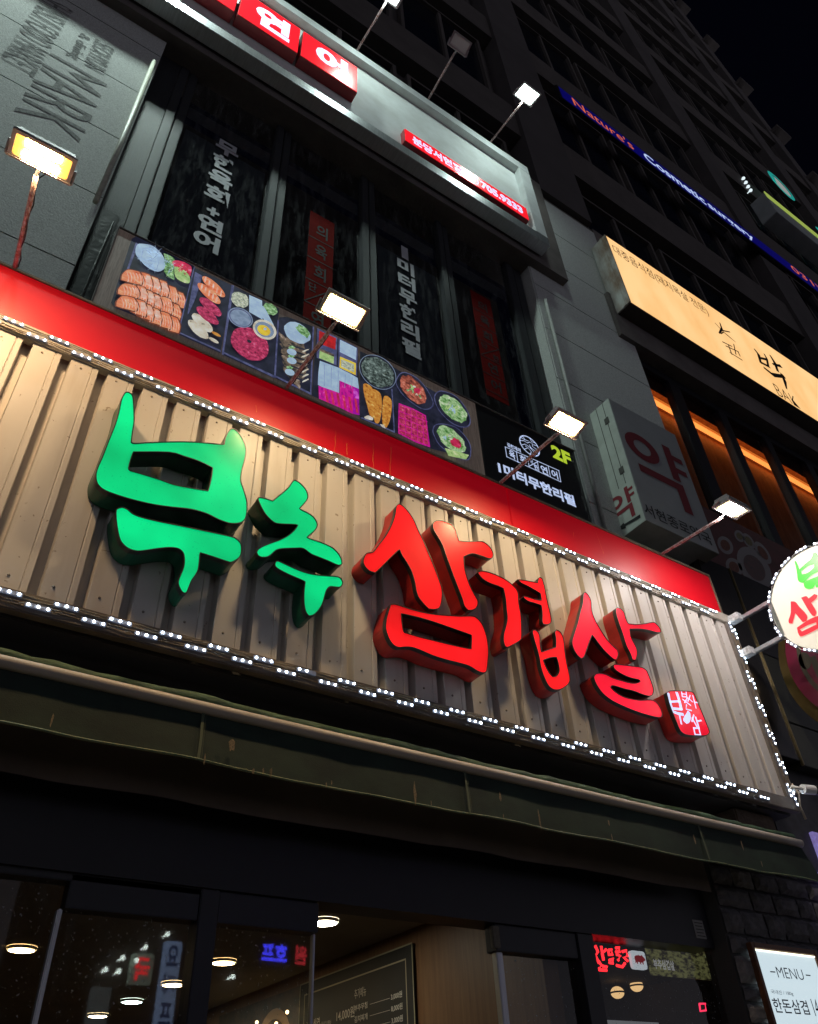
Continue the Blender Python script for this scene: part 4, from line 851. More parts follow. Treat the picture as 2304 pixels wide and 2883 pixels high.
# ================================================================== PHARMACY BOX SIGN
phx0, phx1, phy0, phy1, phz0, phz1 = 4.285, 5.17, 2.81, 3.05, 5.388, 6.812
ph = thing('pharmacy_sign', (4.7, 2.93, phz0), 'grey pharmacy box sign with a big dark red 약 on its front, hung on the pier', 'sign')
m = MB(); m.bbox(phx0 + .004, phx1, phy0 + .004, phy1, phz0 + .004, phz1, .004); m.obj('case', mat('sign_case_grey', (.20, .21, .20), .55, noise=.5, nscale=6), ph)
m = MB(); m.box(phx0 + .006, phx1 - .006, phy0, phy0 + .004, phz0 + .008, phz1 - .006); m.obj('front_face', mat('grey_acrylic', (.36, .375, .38), .35, noise=.2, nscale=4), ph)
m = MB(); m.box(phx0, phx0 + .004, phy0 + .003, phy1, phz0 + .003, phz1 - .003); m.obj('side_face', mat('white_side_sheet', (.60, .66, .60), .45, noise=.35, nscale=9, col2=(.35, .38, .33)), ph)
m = MB()
for y in (2.885, 2.965): m.box(phx0 - .003, phx0, y, y + .005, phz0 + .45, phz1)
for y, z in ((2.888, 6.55), (2.888, 5.95)): m.bbox(phx0 - .006, phx0, y - .022, y + .027, z, z + .07, .002)
m.obj('hinge', mat('dark_hinge', (.08, .08, .07), .5), ph)
dr = mat('dark_red_vinyl', (.17, .014, .022), .6); drb = mat('red_vinyl', (.26, .018, .03), .5); ink = mat('black_ink', (.01, .01, .012), .6)
E7 = crop(1620, 1080, 3.446)
def yak(mb, P_):
    """the 약 character from its own strokes"""
    def q(pts): mb.add([P_(x, z) for x, z in pts], [tuple(range(len(pts)))])
    n = 28; o = [P_(.29 + .27 * math.cos(2 * math.pi * k / n), .72 + .20 * math.sin(2 * math.pi * k / n)) for k in range(n)]; i_ = [P_(.29 + .135 * math.cos(2 * math.pi * k / n), .72 + .105 * math.sin(2 * math.pi * k / n)) for k in range(n)]
    mb.add(o + i_, [(k, (k + 1) % n, n + (k + 1) % n, n + k) for k in range(n)])
    q([(.70, .46), (.83, .46), (.83, .98), (.70, .98)]); q([(.83, .79), (1.0, .79), (1.0, .87), (.83, .87)]); q([(.83, .60), (1.0, .60), (1.0, .68), (.83, .68)])
    q([(.12, .31), (.84, .31), (.84, .42), (.12, .42)]); q([(.70, .0), (.84, .0), (.84, .31), (.70, .31)])
yx = phy0 - .003
a = [PY(p, yx) for p in E7((455, 470), (1110, 960), (840, 590), (1155, 1285))]
X0, X1, Z1_, Z0_ = a[0].x, a[1].x + .0, a[2].z + .02, a[3].z
m = MB(); yak(m, lambda x, z: Vector((X0 + (X1 - X0) * x, yx, Z0_ + (Z1_ - Z0_) * z))); m.obj('big_letter', dr, ph)
m = MB(); ty(m, '서현종로약국', yx, *E7((665, 1200), (1322, 1520), (690, 1165), (730, 1290)), .01); m.obj('shop_name', ink, ph)
sx = phx0 - .003
a = [PX(p, sx) for p in E7((312, 1170), (572, 1060), (500, 983), (575, 1278))]
ya, yb3, za, zb3 = a[0].y, a[1].y, a[3].z, a[2].z
m = MB(); yak(m, lambda x, z: Vector((sx, ya + (yb3 - ya) * x, za + (zb3 - za) * z))); m.obj('small_letter', drb, ph)
m = MB(); ar = [PX(p, sx) for p in E7((630, 1268), (635, 1300), (490, 1382), (492, 1400), (380, 1445), (470, 1350), (478, 1362))]; m.add(ar, [tuple(range(7))]); m.obj('arrow', ink, ph)

# ================================================================== CREAM LIT SIGN (upper right)
os_ = thing('lit_sign', (9, 2.8, 9.0), 'long cream backlit sign with black brush characters over the orange windows', 'sign')
ox0, oz0, oz1 = 5.25, 9.0, 10.41
m = MB(); m.bbox(ox0 + .02, 14, 2.81, 3.04, oz0, oz1, .004); m.obj('case', mat('dark_case', (.06, .045, .035), .6, noise=.5, nscale=5), os_)
m = MB(); m.bbox(ox0, ox0 + .02, 2.80, 3.04, oz0, oz1, .003); m.box(ox0 - .006, ox0, 2.86, 2.885, oz0, oz1); m.obj('end_plate', mat('stained_white_sheet', (.52, .53, .50), .5, noise=.95, nscale=7, col2=(.22, .14, .09), stretch=(1, 1, .35)), os_)
cm = bpy.data.materials.new('cream_backlit'); cm.use_nodes = True; n_ = cm.node_tree.nodes; l_ = cm.node_tree.links; b_ = n_['Principled BSDF']
g_ = n_.new('ShaderNodeNewGeometry'); mp_ = n_.new('ShaderNodeMapping'); mp_.inputs['Scale'].default_value = (1.2, 1, .5); t_ = n_.new('ShaderNodeTexNoise'); t_.inputs['Scale'].default_value = 2.4; t_.inputs['Detail'].default_value = 8
r_ = n_.new('ShaderNodeValToRGB'); r_.color_ramp.elements[0].position = .3; r_.color_ramp.elements[0].color = (.90, .50, .18, 1); r_.color_ramp.elements[1].position = .62; r_.color_ramp.elements[1].color = (1, .62, .27, 1)
l_.new(g_.outputs['Position'], mp_.inputs[0]); l_.new(mp_.outputs[0], t_.inputs[0]); l_.new(t_.outputs[0], r_.inputs[0]); l_.new(r_.outputs[0], b_.inputs['Emission Color']); b_.inputs['Emission Strength'].default_value = 1.04; b_.inputs['Base Color'].default_value = (.5, .35, .2, 1)
m = MB(); m.box(ox0 + .02, 14, 2.803, 2.81, oz0 + .012, oz1 - .012); m.obj('face', cm, os_)
m = MB(); yo = 2.799; bim = mat('sign_black_ink', (.01, .008, .006), .6); E8 = crop(1504, 700, 2.15375); E3 = crop(1504, 0, 2.15375)
ty(m, '대중음식점(돼지목살 전문)', yo, E3((478, 1500))[0], E8((1040, 355))[0], E3((490, 1490))[0], E3((490, 1540))[0], .0)
m.obj('small_title', bim, os_); m = MB(); ty(m, 'BAK', yo, E8((1470, 860))[0], E8((1580, 900))[0], E8((1480, 835))[0], E8((1480, 885))[0], -.012)
m.obj('latin_lettering', bim, os_); m = MB()
def bs(wd_, *pts): m.stroke([PY(p, yo) for p in E8(*pts)], wd_)
bs([.02, .03, .02], (1100,452), (1140,495), (1188,505)); bs([.02, .045, .03], (1128,450), (1140,485), (1125,512)); bs([.02, .03, .012], (1150,505), (1180,530), (1222,566)); bs(.02, (1150,505), (1135,515))
bs(.022, (1145,565), (1200,592)); bs(.022, (1165,590), (1240,625)); bs(.022, (1180,585), (1200,640)); bs(.02, (1212,580), (1225,640)); bs(.022, (1238,625), (1250,650)); bs(.022, (1190,630), (1262,675))
m.obj('brush_lettering', bim, os_); m = MB()
bs([.04, .07, .05], (1340,612), (1362,640), (1375,690)); bs([.03, .05, .05], (1398,640), (1412,665), (1420,705)); bs(.05, (1370,662), (1412,672)); bs(.055, (1378,690), (1425,715))
bs([.04, .08, .06], (1435,650), (1460,690), (1478,740)); bs([.04, .07], (1450,700), (1495,712)); bs([.05, .085, .07], (1400,725), (1450,765), (1515,775)); bs([.07, .08, .03], (1505,765), (1520,800), (1532,848))
m.obj('brush_lettering', bim, os_)

# ================================================================== BLUE LED TEXT BAND, high on the facade
ls = thing('led_text_sign', (12, 3.0, 15.9), 'long thin blue LED text band high on the building reading Cosmetic surgery', 'LED sign')
LY = 2.9; lz0, lz1 = 15.97, 16.62
z_m = PY((1806, 432), LY).z; lz0, lz1 = z_m - .22, z_m + .22
m = MB(); m.bbox(5.7, 21, LY, LY + .06, lz0 - .05, lz1 + .05, .01); m.obj('case', M['black'], ls)
m = MB(); m.box(5.75, 20.9, LY - .006, LY, lz0, lz1); m.obj('screen', emit('led_blue', (.004, .002, .28), .22), ls)
m = MB(); zl = lz0 + .06; hl = .31
def lx(p): return PY(p, LY).x
text(m, "Nature's", (lx((1612, 283)), LY - .01, zl), (1, 0, 0), (0, 0, 1), lx((1784, 420)) - lx((1612, 283)), hl, .0)
lo_ = emit('led_orange', (.85, .16, .05), .75); m.obj('orange_text', lo_, ls); m = MB(); text(m, '031)705', (lx((2233, 761)), LY - .01, zl), (1, 0, 0), (0, 0, 1), 1.9, hl, .0); m.obj('phone_number', lo_, ls)
m = MB()
text(m, 'Cosmetic', (lx((1812, 436)), LY - .01, zl), (1, 0, 0), (0, 0, 1), lx((1984, 568)) - lx((1812, 436)), hl, .02)
text(m, 'surgery', (lx((1995, 580)), LY - .01, zl - .06), (1, 0, 0), (0, 0, 1), lx((2119, 670)) - lx((1995, 580)), hl - .05, .02); m.obj('white_text', emit('led_white', (.5, .62, .9), .9), ls)

# green lightbox sign further along
gs = thing('green_sign', (15, 1.8, 18), 'distant sign box with a yellow-green lit edge and teal characters at the upper right', 'sign')
gY = 2.6
q0, q1 = PY(E3((1392, 1150))[0], gY), PY(E3((1723, 1410))[0], gY)
m = MB(); m.bbox(q0.x, q1.x + 4, gY + .02, gY + .4, q0.z - .95, q0.z - .06, .01); m.obj('case', mat('pale_case', (.45, .5, .5), .5, noise=.4, nscale=3), gs)
m = MB(); m.box(q0.x, q1.x + 4, gY, gY + .02, q0.z - .30, q0.z - .06); m.obj('lit_edge', emit('lime_edge', (.48, .62, .12), .55), gs)
teal = emit('teal_lit', (.02, .42, .36), .55)
m = MB(); c0 = PY(E3((1500, 1125))[0], gY); m.disc(c0, (.75, 0, .0), (0, 0, 1), .62, 26, .46)
m.stroke([PY(p, gY) for p in E3((1430, 1048), (1445, 1062), (1460, 1100))], .16); m.obj('teal_emblem', teal, gs)
m = MB(); m.disc(c0 + Vector((0, .01, 0)), (.75, 0, 0), (0, 0, 1), .46, 26); m.obj('emblem_face', emit('pale_emblem', (.5, .55, .52), .45), gs)
m = MB(); zz = q0.z + .02; text(m, '의원', (q0.x + 2.3, gY, zz), (1, 0, 0), (0, 0, 1), 2.2, .75, .03); m.obj('teal_text', teal, gs)
for i, p in enumerate(E3((1271, 1080), (1286, 1105), (1300, 1130), (1315, 1153), (1418, 1276), (1447, 1300))):
    c = PY(p, 3.0); m = MB(); bm = bmesh.new(); bmesh.ops.create_uvsphere(bm, u_segments=10, v_segments=6, radius=.042); m.frombm(bm, Matrix.Translation(c)); m.tube([c, c + Vector((0, .10, .02))], .02, 6)
    tag(m.obj('marker_light', emit('cool_marker', (.8, .95, 1), 1.0 if i < 4 else .35), smooth=True), ['topmost of four small white lamps left of the teal emblem', 'second from the top of four small white lamps on the dark facade', 'third from the top of four small white lamps on the dark facade', 'lowest of four small white lamps left of the pale sign box', 'left of two faint small lamps under the pale sign box', 'right of two faint small lamps under the pale sign box'][i], 'lamp', 'small lamps high on the facade')

# ================================================================== ROUND PROJECTING SIGN
rs = thing('round_sign', (4.95, 2.10, 4.11), 'round white lit projecting sign ringed with small white lights at the right edge', 'sign')
RX, RYc, RZc, RR = 4.95, 2.101, 4.492, .377
ux, uz = Vector((0, 1, 0)), Vector((0, 0, 1))
m = MB(); ring = [Vector((RX, RYc + RR * math.cos(a), RZc + RR * math.sin(a))) for a in [2 * math.pi * k / 64 for k in range(64)]]
m.wall(ring, Vector((.14, 0, 0))); m.obj('rim', mat('white_rim', (.6, .6, .58), .4), rs, smooth=True)
m = MB(); m.disc((RX + .002, RYc, RZc), ux, uz, RR - .004, 64); m.disc((RX + .138, RYc, RZc), ux, uz, RR - .004, 64)
m.obj('face', mat('milky_acrylic_lit', (.6, .6, .52), .3, em=(.84, .80, .64), es=.36), rs)
G = crop(1900, 1500, 4.265)
def rxp(cr_, *loops): return [smooth_loop([PX(p, RX - .003) for p in cr_(*l)], 3, 60) for l in loops]
m = MB(); m.cap(rxp(G, [(1440,340),(1462,348),(1500,440),(1560,380),(1640,310),(1665,240),(1700,232),(1730,280),(1790,330),(1800,450),(1723,470),(1640,510),(1560,590),(1510,595),(1480,560),(1465,450)], [(1520,460),(1600,400),(1675,380),(1670,420),(1600,480),(1530,500)]))
m.cap(rxp(G, [(1550,600),(1600,570),(1723,520),(1850,480),(1860,540),(1760,580),(1740,640),(1700,660),(1690,620),(1660,665),(1600,675),(1560,650)])); m.obj('green_letter', mat('green_print', (.02, .4, .02), .4, em=(.03, .55, .01), es=.9), rs)
m = MB(); m.cap(rxp(G, [(1395,825),(1450,830),(1500,890),(1590,990),(1585,1060),(1540,1075),(1450,965),(1415,1090),(1375,1085),(1370,1050),(1395,960)]))
m.cap(rxp(G, [(1520,780),(1580,760),(1610,790),(1680,735),(1715,750),(1700,790),(1640,840),(1700,940),(1690,1000),(1650,990),(1590,900)]))
m.cap(rxp(G, [(1470,1140),(1600,1050),(1690,1010),(1760,990),(1790,1100),(1723,1150),(1540,1240),(1490,1220)], [(1505,1160),(1600,1110),(1700,1075),(1705,1100),(1530,1185)])); m.obj('red_letter', mat('red_print', (.6, .02, .03), .4, em=(.9, .015, .03), es=.85), rs)
m = MB()
for z in (4.655, 4.365):
    m.bbox(4.955, 4.985, 2.44, 2.80, z - .016, z + .016, .003)
m.bbox(4.952, 4.988, 2.44, 2.475, 4.36, 4.66, .003); m.obj('bracket', mat('galvanised_steel', (.42, .45, .48), .4, metal=.7, noise=.5, nscale=30), rs)
ppm = mat('perforated_plate', (.72, .74, .76), .4, noise=.6, nscale=60, col2=(.1, .1, .1))
for z in (4.655, 4.365): m = MB(); m.bbox(4.90, 4.956, 2.70, 2.79, z - .03, z + .03, .003); m.obj('mount_plate', ppm, rs)
rl = thing('light_string', (RX, RYc, RZc - .38), 'white light string wrapped round the rim of the round sign', 'string of lights', 'white light strings round the shop sign')
for k in range(17):
    a = 2 * math.pi * (k + .35) / 17
    mo = bpy.data.objects.new('light_module', modm); C.collection.objects.link(mo); mo.parent = rl
    c = Vector((RX - .004, RYc + (RR + .008) * math.cos(a), RZc + (RR + .008) * math.sin(a))); mo.location = c - rl.location
    # module's long axis runs along the rim, its lamps look towards -X
    tx_ = Vector((0, -math.sin(a), math.cos(a))); yv = Vector((1, 0, 0)); zv = tx_.cross(yv)
    mo.rotation_euler = Matrix((tx_, yv, zv)).transposed().to_euler()
    add_leds(mo)
m = MB(); m.tube([Vector((RX + .004, RYc + (RR + .012 + .008 * math.sin(k * 2.1)) * math.cos(2 * math.pi * k / 80), RZc + (RR + .012 + .008 * math.sin(k * 2.1)) * math.sin(2 * math.pi * k / 80))) for k in range(81)], .002, 5); m.obj('cable', mat('white_cable', (.6, .6, .6), .5), rl)

# magenta round sign of the neighbour
mg = thing('magenta_round_sign', (5.4, 2.167, 3.75), 'dark magenta round sign with a brass rim below the white round sign', 'sign')
mX, mY, mZ, mR = 5.4, 2.167, 4.317, .569
m = MB(); m.disc((mX, mY, mZ), ux, uz, mR, 64); m.obj('face', mat('magenta_face', (.20, .012, .045), .35, noise=.3, nscale=6), mg)
m = MB(); ring = [Vector((mX + .01, mY + mR * math.cos(a), mZ + mR * math.sin(a))) for a in [2 * math.pi * k / 64 for k in range(64)]]; m.wall(ring, Vector((.05, 0, 0)))
m.disc((mX + .06, mY, mZ), ux, uz, mR + .10, 64); ring = [Vector((mX + .06, mY + (mR + .1) * math.cos(a), mZ + (mR + .1) * math.sin(a))) for a in [2 * math.pi * k / 64 for k in range(64)]]; m.wall(ring, Vector((.16, 0, 0)))
m.obj('brass_rim', mat('brass', (.20, .14, .05), .35, metal=.85, noise=.4, nscale=6), mg, smooth=False)
m = MB(); m.disc((mX - .004, mY, mZ), ux, uz, mR * .84, 64, mR * .78); H = crop(1900, 1750, 3.92)
for p in H((1438, 432)): c = PX(p, mX - .004); m.disc(c, ux * .75, uz * 1.1, .062, 20)
m.stroke([PX(p, mX - .004) for p in H((1532, 412), (1560, 500), (1600, 590))], .045, (1, 0, 0)); m.obj('olive_marking', mat('olive_ink', (.06, .05, .03), .5), mg)

# ================================================================== NEIGHBOUR'S DARK FASCIA, BANNER, CAMERA
nf = thing('dark_fascia', (6.2, 2.95, 3.7), 'dark glossy metal fascia of the neighbouring shop right of the big sign', 'fascia')
nY = 2.95; sx_ = 1.86 * nY
dk = mat('dark_gloss_metal', (.024, .022, .020), .22, noise=.5, nscale=2, spec=.6); olive = mat('olive_gloss_metal', (.075, .078, .055), .25, metal=.4, noise=.5, nscale=3)
m = MB(); m.bbox(5.06, sx_ - .004, nY, 3.05, 3.73, 5.45, .004); m.obj('panel', dk, nf)
m = MB(); m.bbox(sx_ + .004, 8.5, nY - .006, 3.05, 4.04, 4.62, .004); m.bbox(sx_ + .004, 8.5, nY - .006, 3.05, 3.70, 4.03, .004); m.obj('panel', olive, nf)
m = MB(); m.bbox(sx_ + .004, 8.5, nY, 3.05, 4.63, 5.45, .004); m.obj('panel', dk, nf)
m = MB(); m.box(sx_ - .004, sx_ + .004, nY - .012, nY + .01, 3.7, 5.45); m.obj('seam_strip', mat('brass_seam', (.45, .36, .18), .3, metal=.8), nf)
m = MB(); m.box(5.06, 8.5, nY + .1, 3.19, 3.0, 3.72); m.obj('lower_panel', mat('black_lower', (.02, .018, .02), .5, noise=.8, nscale=11, col2=(.05, .05, .06)), nf)
nb = thing('neighbour_banner', (6.5, 2.98, 5.2), 'unlit brown and red banner of white bowls above the dark fascia', 'banner')
bY = 2.98; K = crop(1900, 1500, 4.265)
top0, top1 = PY(K((470, 0))[0], bY), PY(K((1430, 250))[0], bY)
zt_ = PY((2118, 1500), bY).z + .03
out = [PY(p, bY) for p in K((330,410),(430,600),(570,725),(640,700),(745,645),(900,670),(1060,710),(1190,730),(1300,700))]
out = [Vector((out[0].x - .0, bY, zt_))] + out + [Vector((out[-1].x + 1.5, bY, out[-1].z)), Vector((out[-1].x + 1.5, bY, zt_))]
m = MB(); m.cap([out]); m.wall(out, Vector((0, .03, 0))); m.obj('banner_sheet', mat('brown_red_print', (.13, .05, .05), .7, noise=.6, nscale=6, col2=(.07, .045, .04)), nb)
m = MB(); m.m = 0
def bowl(c, a, b, ang, inner):
    global m
    ca, sa = math.cos(R(ang)), math.sin(R(ang))
    for lv, (f, mi) in enumerate([(1, 0), (.62, inner)]):
        m.m = mi; bl_random = [PY(p, bY - .002 - .0015 * lv) for p in K(*[(c[0] + f * (a * math.cos(t) * ca - b * math.sin(t) * sa), c[1] + f * (a * math.cos(t) * sa + b * math.sin(t) * ca)) for t in [2 * math.pi * k / 22 for k in range(22)]])]
        m.cap([bl_random])
bowl((600, 570), 170, 130, 55, 1); bowl((715, 415), 125, 85, 55, 2); bowl((850, 600), 95, 80, 30, 1); bowl((960, 420), 290, 160, 55, 3); bowl((610, 150), 120, 80, 55, 2); bowl((780, 40), 80, 50, 55, 1); bowl((890, 100), 110, 50, 55, 1); bowl((1060, 240), 160, 60, 55, 2)
m.obj('bowl_print', [mat('pale_bowl', (.26, .25, .25), .6), mat('yellow_dish', (.22, .19, .10), .6, noise=.9, nscale=40), mat('red_dish', (.20, .08, .05), .6, noise=.9, nscale=40), mat('grey_dish', (.16, .09, .085), .6, noise=.9, nscale=22, col2=(.09, .08, .08))], nb)
cc_ = thing('security_camera', (5.05, 2.76, 3.36), 'white bullet security camera beside the lower right corner of the big sign', 'security camera')
p1, p2, p3 = PY((2232, 2216), 2.74), PY((2262, 2222), 2.72), PY((2345, 2230), 2.66)
m = MB(); m.tube([p2 - (p3 - p2) * .02, p2.lerp(p3, .36)], .030, 18); m.obj('body', mat('white_plastic', (.75, .75, .76), .35), cc_, smooth=False)
m = MB(); m.tube([p2.lerp(p3, .365), p2.lerp(p3, .95)], .030, 18); m.obj('lens_hood', mat('black_hood', (.012, .012, .014), .2), cc_, smooth=False)
m = MB(); m.tube([Vector((4.96, 2.80, p1.z)), p1, p2], [.024, .012, .011], 12); m.obj('mount', mat('white_mount', (.7, .7, .7), .4), cc_, smooth=True)
m = MB(); m.tube([(4.965, 2.79, 3.42), (4.99, 2.78, 3.36), (4.985, 2.80, 3.28), (5.0, 2.8, 3.2)], .008, 8); m.obj('cable', mat('beige_cable', (.5, .42, .33), .6), cc_, smooth=True)

# ================================================================== SHOP FRONT
HY = 3.2; HZ = 2.485
sf = thing('restaurant_entrance', (2, HY, 0), 'black framed glass shop front under the awning with the door standing open', 'shop front')
m = MB(); m.box(-6, 4.28, HY, HY + .15, HZ, 3.3); m.obj('header', M['black'], sf)
PYs = 3.26; fz = 1.6 + .236 * PYs
def post(xa, xb, z1_, nm='post', mt='black_metal', ya=PYs - .05, yb4=PYs + .05): m = MB(); m.bbox(xa, xb, ya, yb4, .12, z1_, .004); return m.obj(nm, M[mt], sf)
for ua, ub in [(.366, .390), (.985, 1.020), (1.325, 1.352)]: post(ua * PYs, ub * PYs, HZ)
post(.207 * PYs, .2125 * PYs, fz, 'door_stile', 'silver', PYs - .02, PYs + .02); post(.526 * PYs, .529 * PYs, fz, 'door_stile', 'silver', PYs - .015, PYs + .015); post(.826 * PYs, .838 * PYs, fz, 'door_stile', 'silver', PYs - .02, PYs + .02)
m = MB(); m.bbox(-6, .366 * PYs - .001, PYs - .04, PYs + .04, fz + .09, fz + .12, .003)
for ua, ub in [(.2125, .366), (.390, .529), (.822, .985)]: m.bbox(ua * PYs + .001, ub * PYs - .001, PYs - .04, PYs + .04, fz, HZ - .001, .003)
m.obj('transom', M['black_metal'], sf)
dg = glass('door_glass', (.85, .87, .85), dirt_haze=.12)  # besides dirt, the pale diffuse layer paints in the panes' grey haze
for ua, ub, zt2 in [(-1.5, .207, HZ), (.2125, .366, fz), (.390, .526, fz), (.838, .985, fz), (1.02, 1.325, HZ - .02)]:
    MB().quad((ua * PYs, PYs, .12), (ub * PYs, PYs, .12), (ub * PYs, PYs, zt2), (ua * PYs, PYs, zt2)).obj('glass_pane', dg, sf)
m = MB(); m.bbox(.816 * PYs, .830 * PYs, PYs - .045, PYs - .02, fz + .01, HZ - .01, .004); m.obj('door_closer', mat('stained_bracket', (.16, .145, .11), .6, noise=.8, nscale=50), sf)
# interior
inn = thing('interior', (2, 6, .12), 'restaurant interior with brown timber wall and ceiling lights behind the glass front', 'room')
CZ = 2.75; WX = 3.07
m = MB(); m.quad((-4, 3.36, CZ), (WX, 3.36, CZ), (WX, 12, CZ), (-4, 12, CZ)); m.obj('ceiling', mat('plaster_ceiling', (.30, .27, .21), .85, noise=.3, nscale=3), inn)
m = MB(); m.quad((WX + .1, 3.36, CZ - .05), (6, 3.36, CZ - .05), (6, 9, CZ - .05), (WX + .1, 9, CZ - .05)); m.obj('dark_ceiling', mat('dark_brown_ceiling', (.05, .035, .028), .8, noise=.3, nscale=3), inn)
m = MB(); m.box(WX, WX + .1, 3.34, 12, .1, CZ + .1); m.obj('side_wall', wood('brown_timber_wall', (.26, .135, .06), (.17, .08, .035), 3.5, (1, 14, .7)), inn)
m = MB(); m.box(-4, WX, 12, 12.1, 0, 3); m.box(-4.1, -4, 3.36, 12, 0, 3); m.box(WX + .1, 6, 9, 9.1, 0, 3); m.box(6, 6.1, 3.36, 9.1, 0, 3); m.obj('back_wall', mat('back_wall_brown', (.07, .045, .03), .8, noise=.4, nscale=2), inn)
m = MB(); m.quad((-4, 3.36, .13), (6, 3.36, .13), (6, 12, .13), (-4, 12, .13)); m.obj('floor', mat('brown_floor', (.12, .08, .05), .4), inn)
for p, cs, es_, nm in [((913,2601), (1, .93, .75), 50, 'round ceiling light over the open doorway'), ((60,2677), (1, .70, .36), 50, 'warm ceiling light seen through the far left pane'), ((629,2713), (1, .70, .36), 50, 'warm ceiling light seen behind the second glass door'), ((487,2775), (1, .72, .36), 50, 'warm ceiling light near the right edge of the left glass door'), ((371,2823), (.72, 1, .98), 60, 'cool white ceiling light low in the left glass door'), ((275,2863), (1, .82, .55), 50, 'ceiling light lowest in the left glass door')]:
    d = ray(*p); c = EYE + d * ((CZ - .02 - 1.6) / d.z); t = thing('ceiling_light', c, nm, 'ceiling light', 'round ceiling lights')
    m = MB(); m.disc(c, (1, 0, 0), (0, 1, 0), .075, 28); m.obj('diffuser', emit('downlight', cs, es_), t)
    m = MB(); m.disc(c + Vector((0, 0, -.001)), (1, 0, 0), (0, 1, 0), .088, 28, .076); m.wall([c + Vector((.088 * math.cos(a), .088 * math.sin(a), 0)) for a in [2 * math.pi * k / 28 for k in range(28)]], Vector((0, 0, .019))); m.obj('rim', mat('downlight_rim', (.6, .6, .58), .4), t)
# blackboard menu on the side wall
mbx = WX - .02; V = crop(780, 2640, 4.3075)
def VX(p, e=0): return PX(V(p)[0], mbx - e)
mn = thing('menu_board', (mbx, 4.8, 1.5), 'blackboard price list in white lettering on the brown side wall', 'menu board')
ytl, ytr = VX((290, 550)).y, VX((1640, 100)).y; ztop = (VX((1640, 100)).z + VX((290, 550)).z) / 2
m = MB(); m.bbox(mbx, WX - .001, ytr, ytl, ztop - 1.1, ztop, .003); m.obj('board', mat('blackboard', (.018, .022, .024), .6, noise=.3, nscale=8), mn)
m = MB(); e = .003; X_ = mbx - e
def fl_(y0_, z0_, y1_, z1_, w_): m.stroke([(X_, y0_, z0_), (X_, y1_, z1_)], w_, (1, 0, 0))
for ins in (.0, .075):
    fl_(ytr + ins, ztop - ins, ytl - ins, ztop - ins, .009); fl_(ytr + ins, ztop - ins, ytr + ins, ztop - 1.1, .009); fl_(ytl - ins, ztop - ins, ytl - ins, ztop - 1.1, .009)
m.obj('border_line', mat('pale_gold_line', (.42, .40, .28), .5), mn)
m = MB(); W_ = ytl - ytr
def bt(body, fy, dz, wd_, ht, bold=.0): text(m, body, (X_, ytl - fy * W_, ztop - dz), (0, -1, 0), (0, 0, 1), wd_ * W_, ht, bold)
bt('고기', .09, .20, .05, .045)
for i, (nm, pr) in enumerate([('한돈삼겹', '14,000원'), ('한돈목살', '14,000원'), ('냉삼겹살', '11,000원'), ('항정살', '15,000원'), ('가브리살', '15,000원')]):
    z = .30 + i * .135; bt(nm, .08, z, .13, .062, .01); bt('(국내산/180g)', .22, z, .10, .03); bt(pr, .37, z, .16, .066, .012)
bt('추가메뉴', .53, .20, .10, .055)
for i, (nm, pr) in enumerate([('부추무침', '3,000원'), ('김치찌개', '8,000원'), ('된장찌개', '3,000원'), ('비빔국수', '5,000원'), ('냉면(물/비빔)', '7,000원'), ('공기밥', '1,000원'), ('소주/맥주', '5,000원'), ('음료수', '2,000원'), ('계란찜', '4,000원')]):
    z = .27 + i * .062; bt(nm, .53, z, .11 if len(nm) < 6 else .14, .036, .012); bt(pr, .83, z, .085, .036, .012)
    m.stroke([(X_, ytl - .66 * W_, ztop - z + .015), (X_, ytl - .82 * W_, ztop - z + .015)], .002, (1, 0, 0))
m.obj('lettering', mat('chalk', (.72, .72, .66), .7), mn)
# food poster left of the board
pp = thing('food_poster', (mbx, 6.5, 1.5), 'framed food picture left of the blackboard price list', 'poster')
m = MB(); m.bbox(mbx + .004, WX - .001, ytl + .01, ytl + 1.5, ztop - 1.1, ztop, .003); m.obj('board', mat('dark_poster', (.03, .025, .02), .5, noise=.8, nscale=12, col2=(.12, .07, .04)), pp)
m = MB(); m.disc((mbx + .001, ytl + .42, ztop - .42), ux, uz, .33, 30); m.obj('bowl_print', mat('bowl_print', (.38, .25, .15), .5), pp)
m = MB(); m.disc((mbx - .002, ytl + .42, ztop - .42), ux, uz, .26, 30); m.disc((mbx - .001, ytl + 1.1, ztop - .45), ux, uz, .24, 30); m.obj('food_print', mat('stew_print', (.20, .07, .04), .5, noise=.95, nscale=14, col2=(.02, .03, .015)), pp)
m = MB()
for i in range(9):
    c = Vector((mbx - .06, ytl + .08 + i * .17, ztop - .16 - .05 * (i % 3))); bm = bmesh.new(); bmesh.ops.create_uvsphere(bm, u_segments=8, v_segments=6, radius=.013); m.frombm(bm, Matrix.Translation(c)); pass
tag(m.obj('fairy_lights', emit('fairy_bulb', (1, .68, .32), 6)), 'tiny warm fairy lights hanging over the food picture', 'fairy lights')
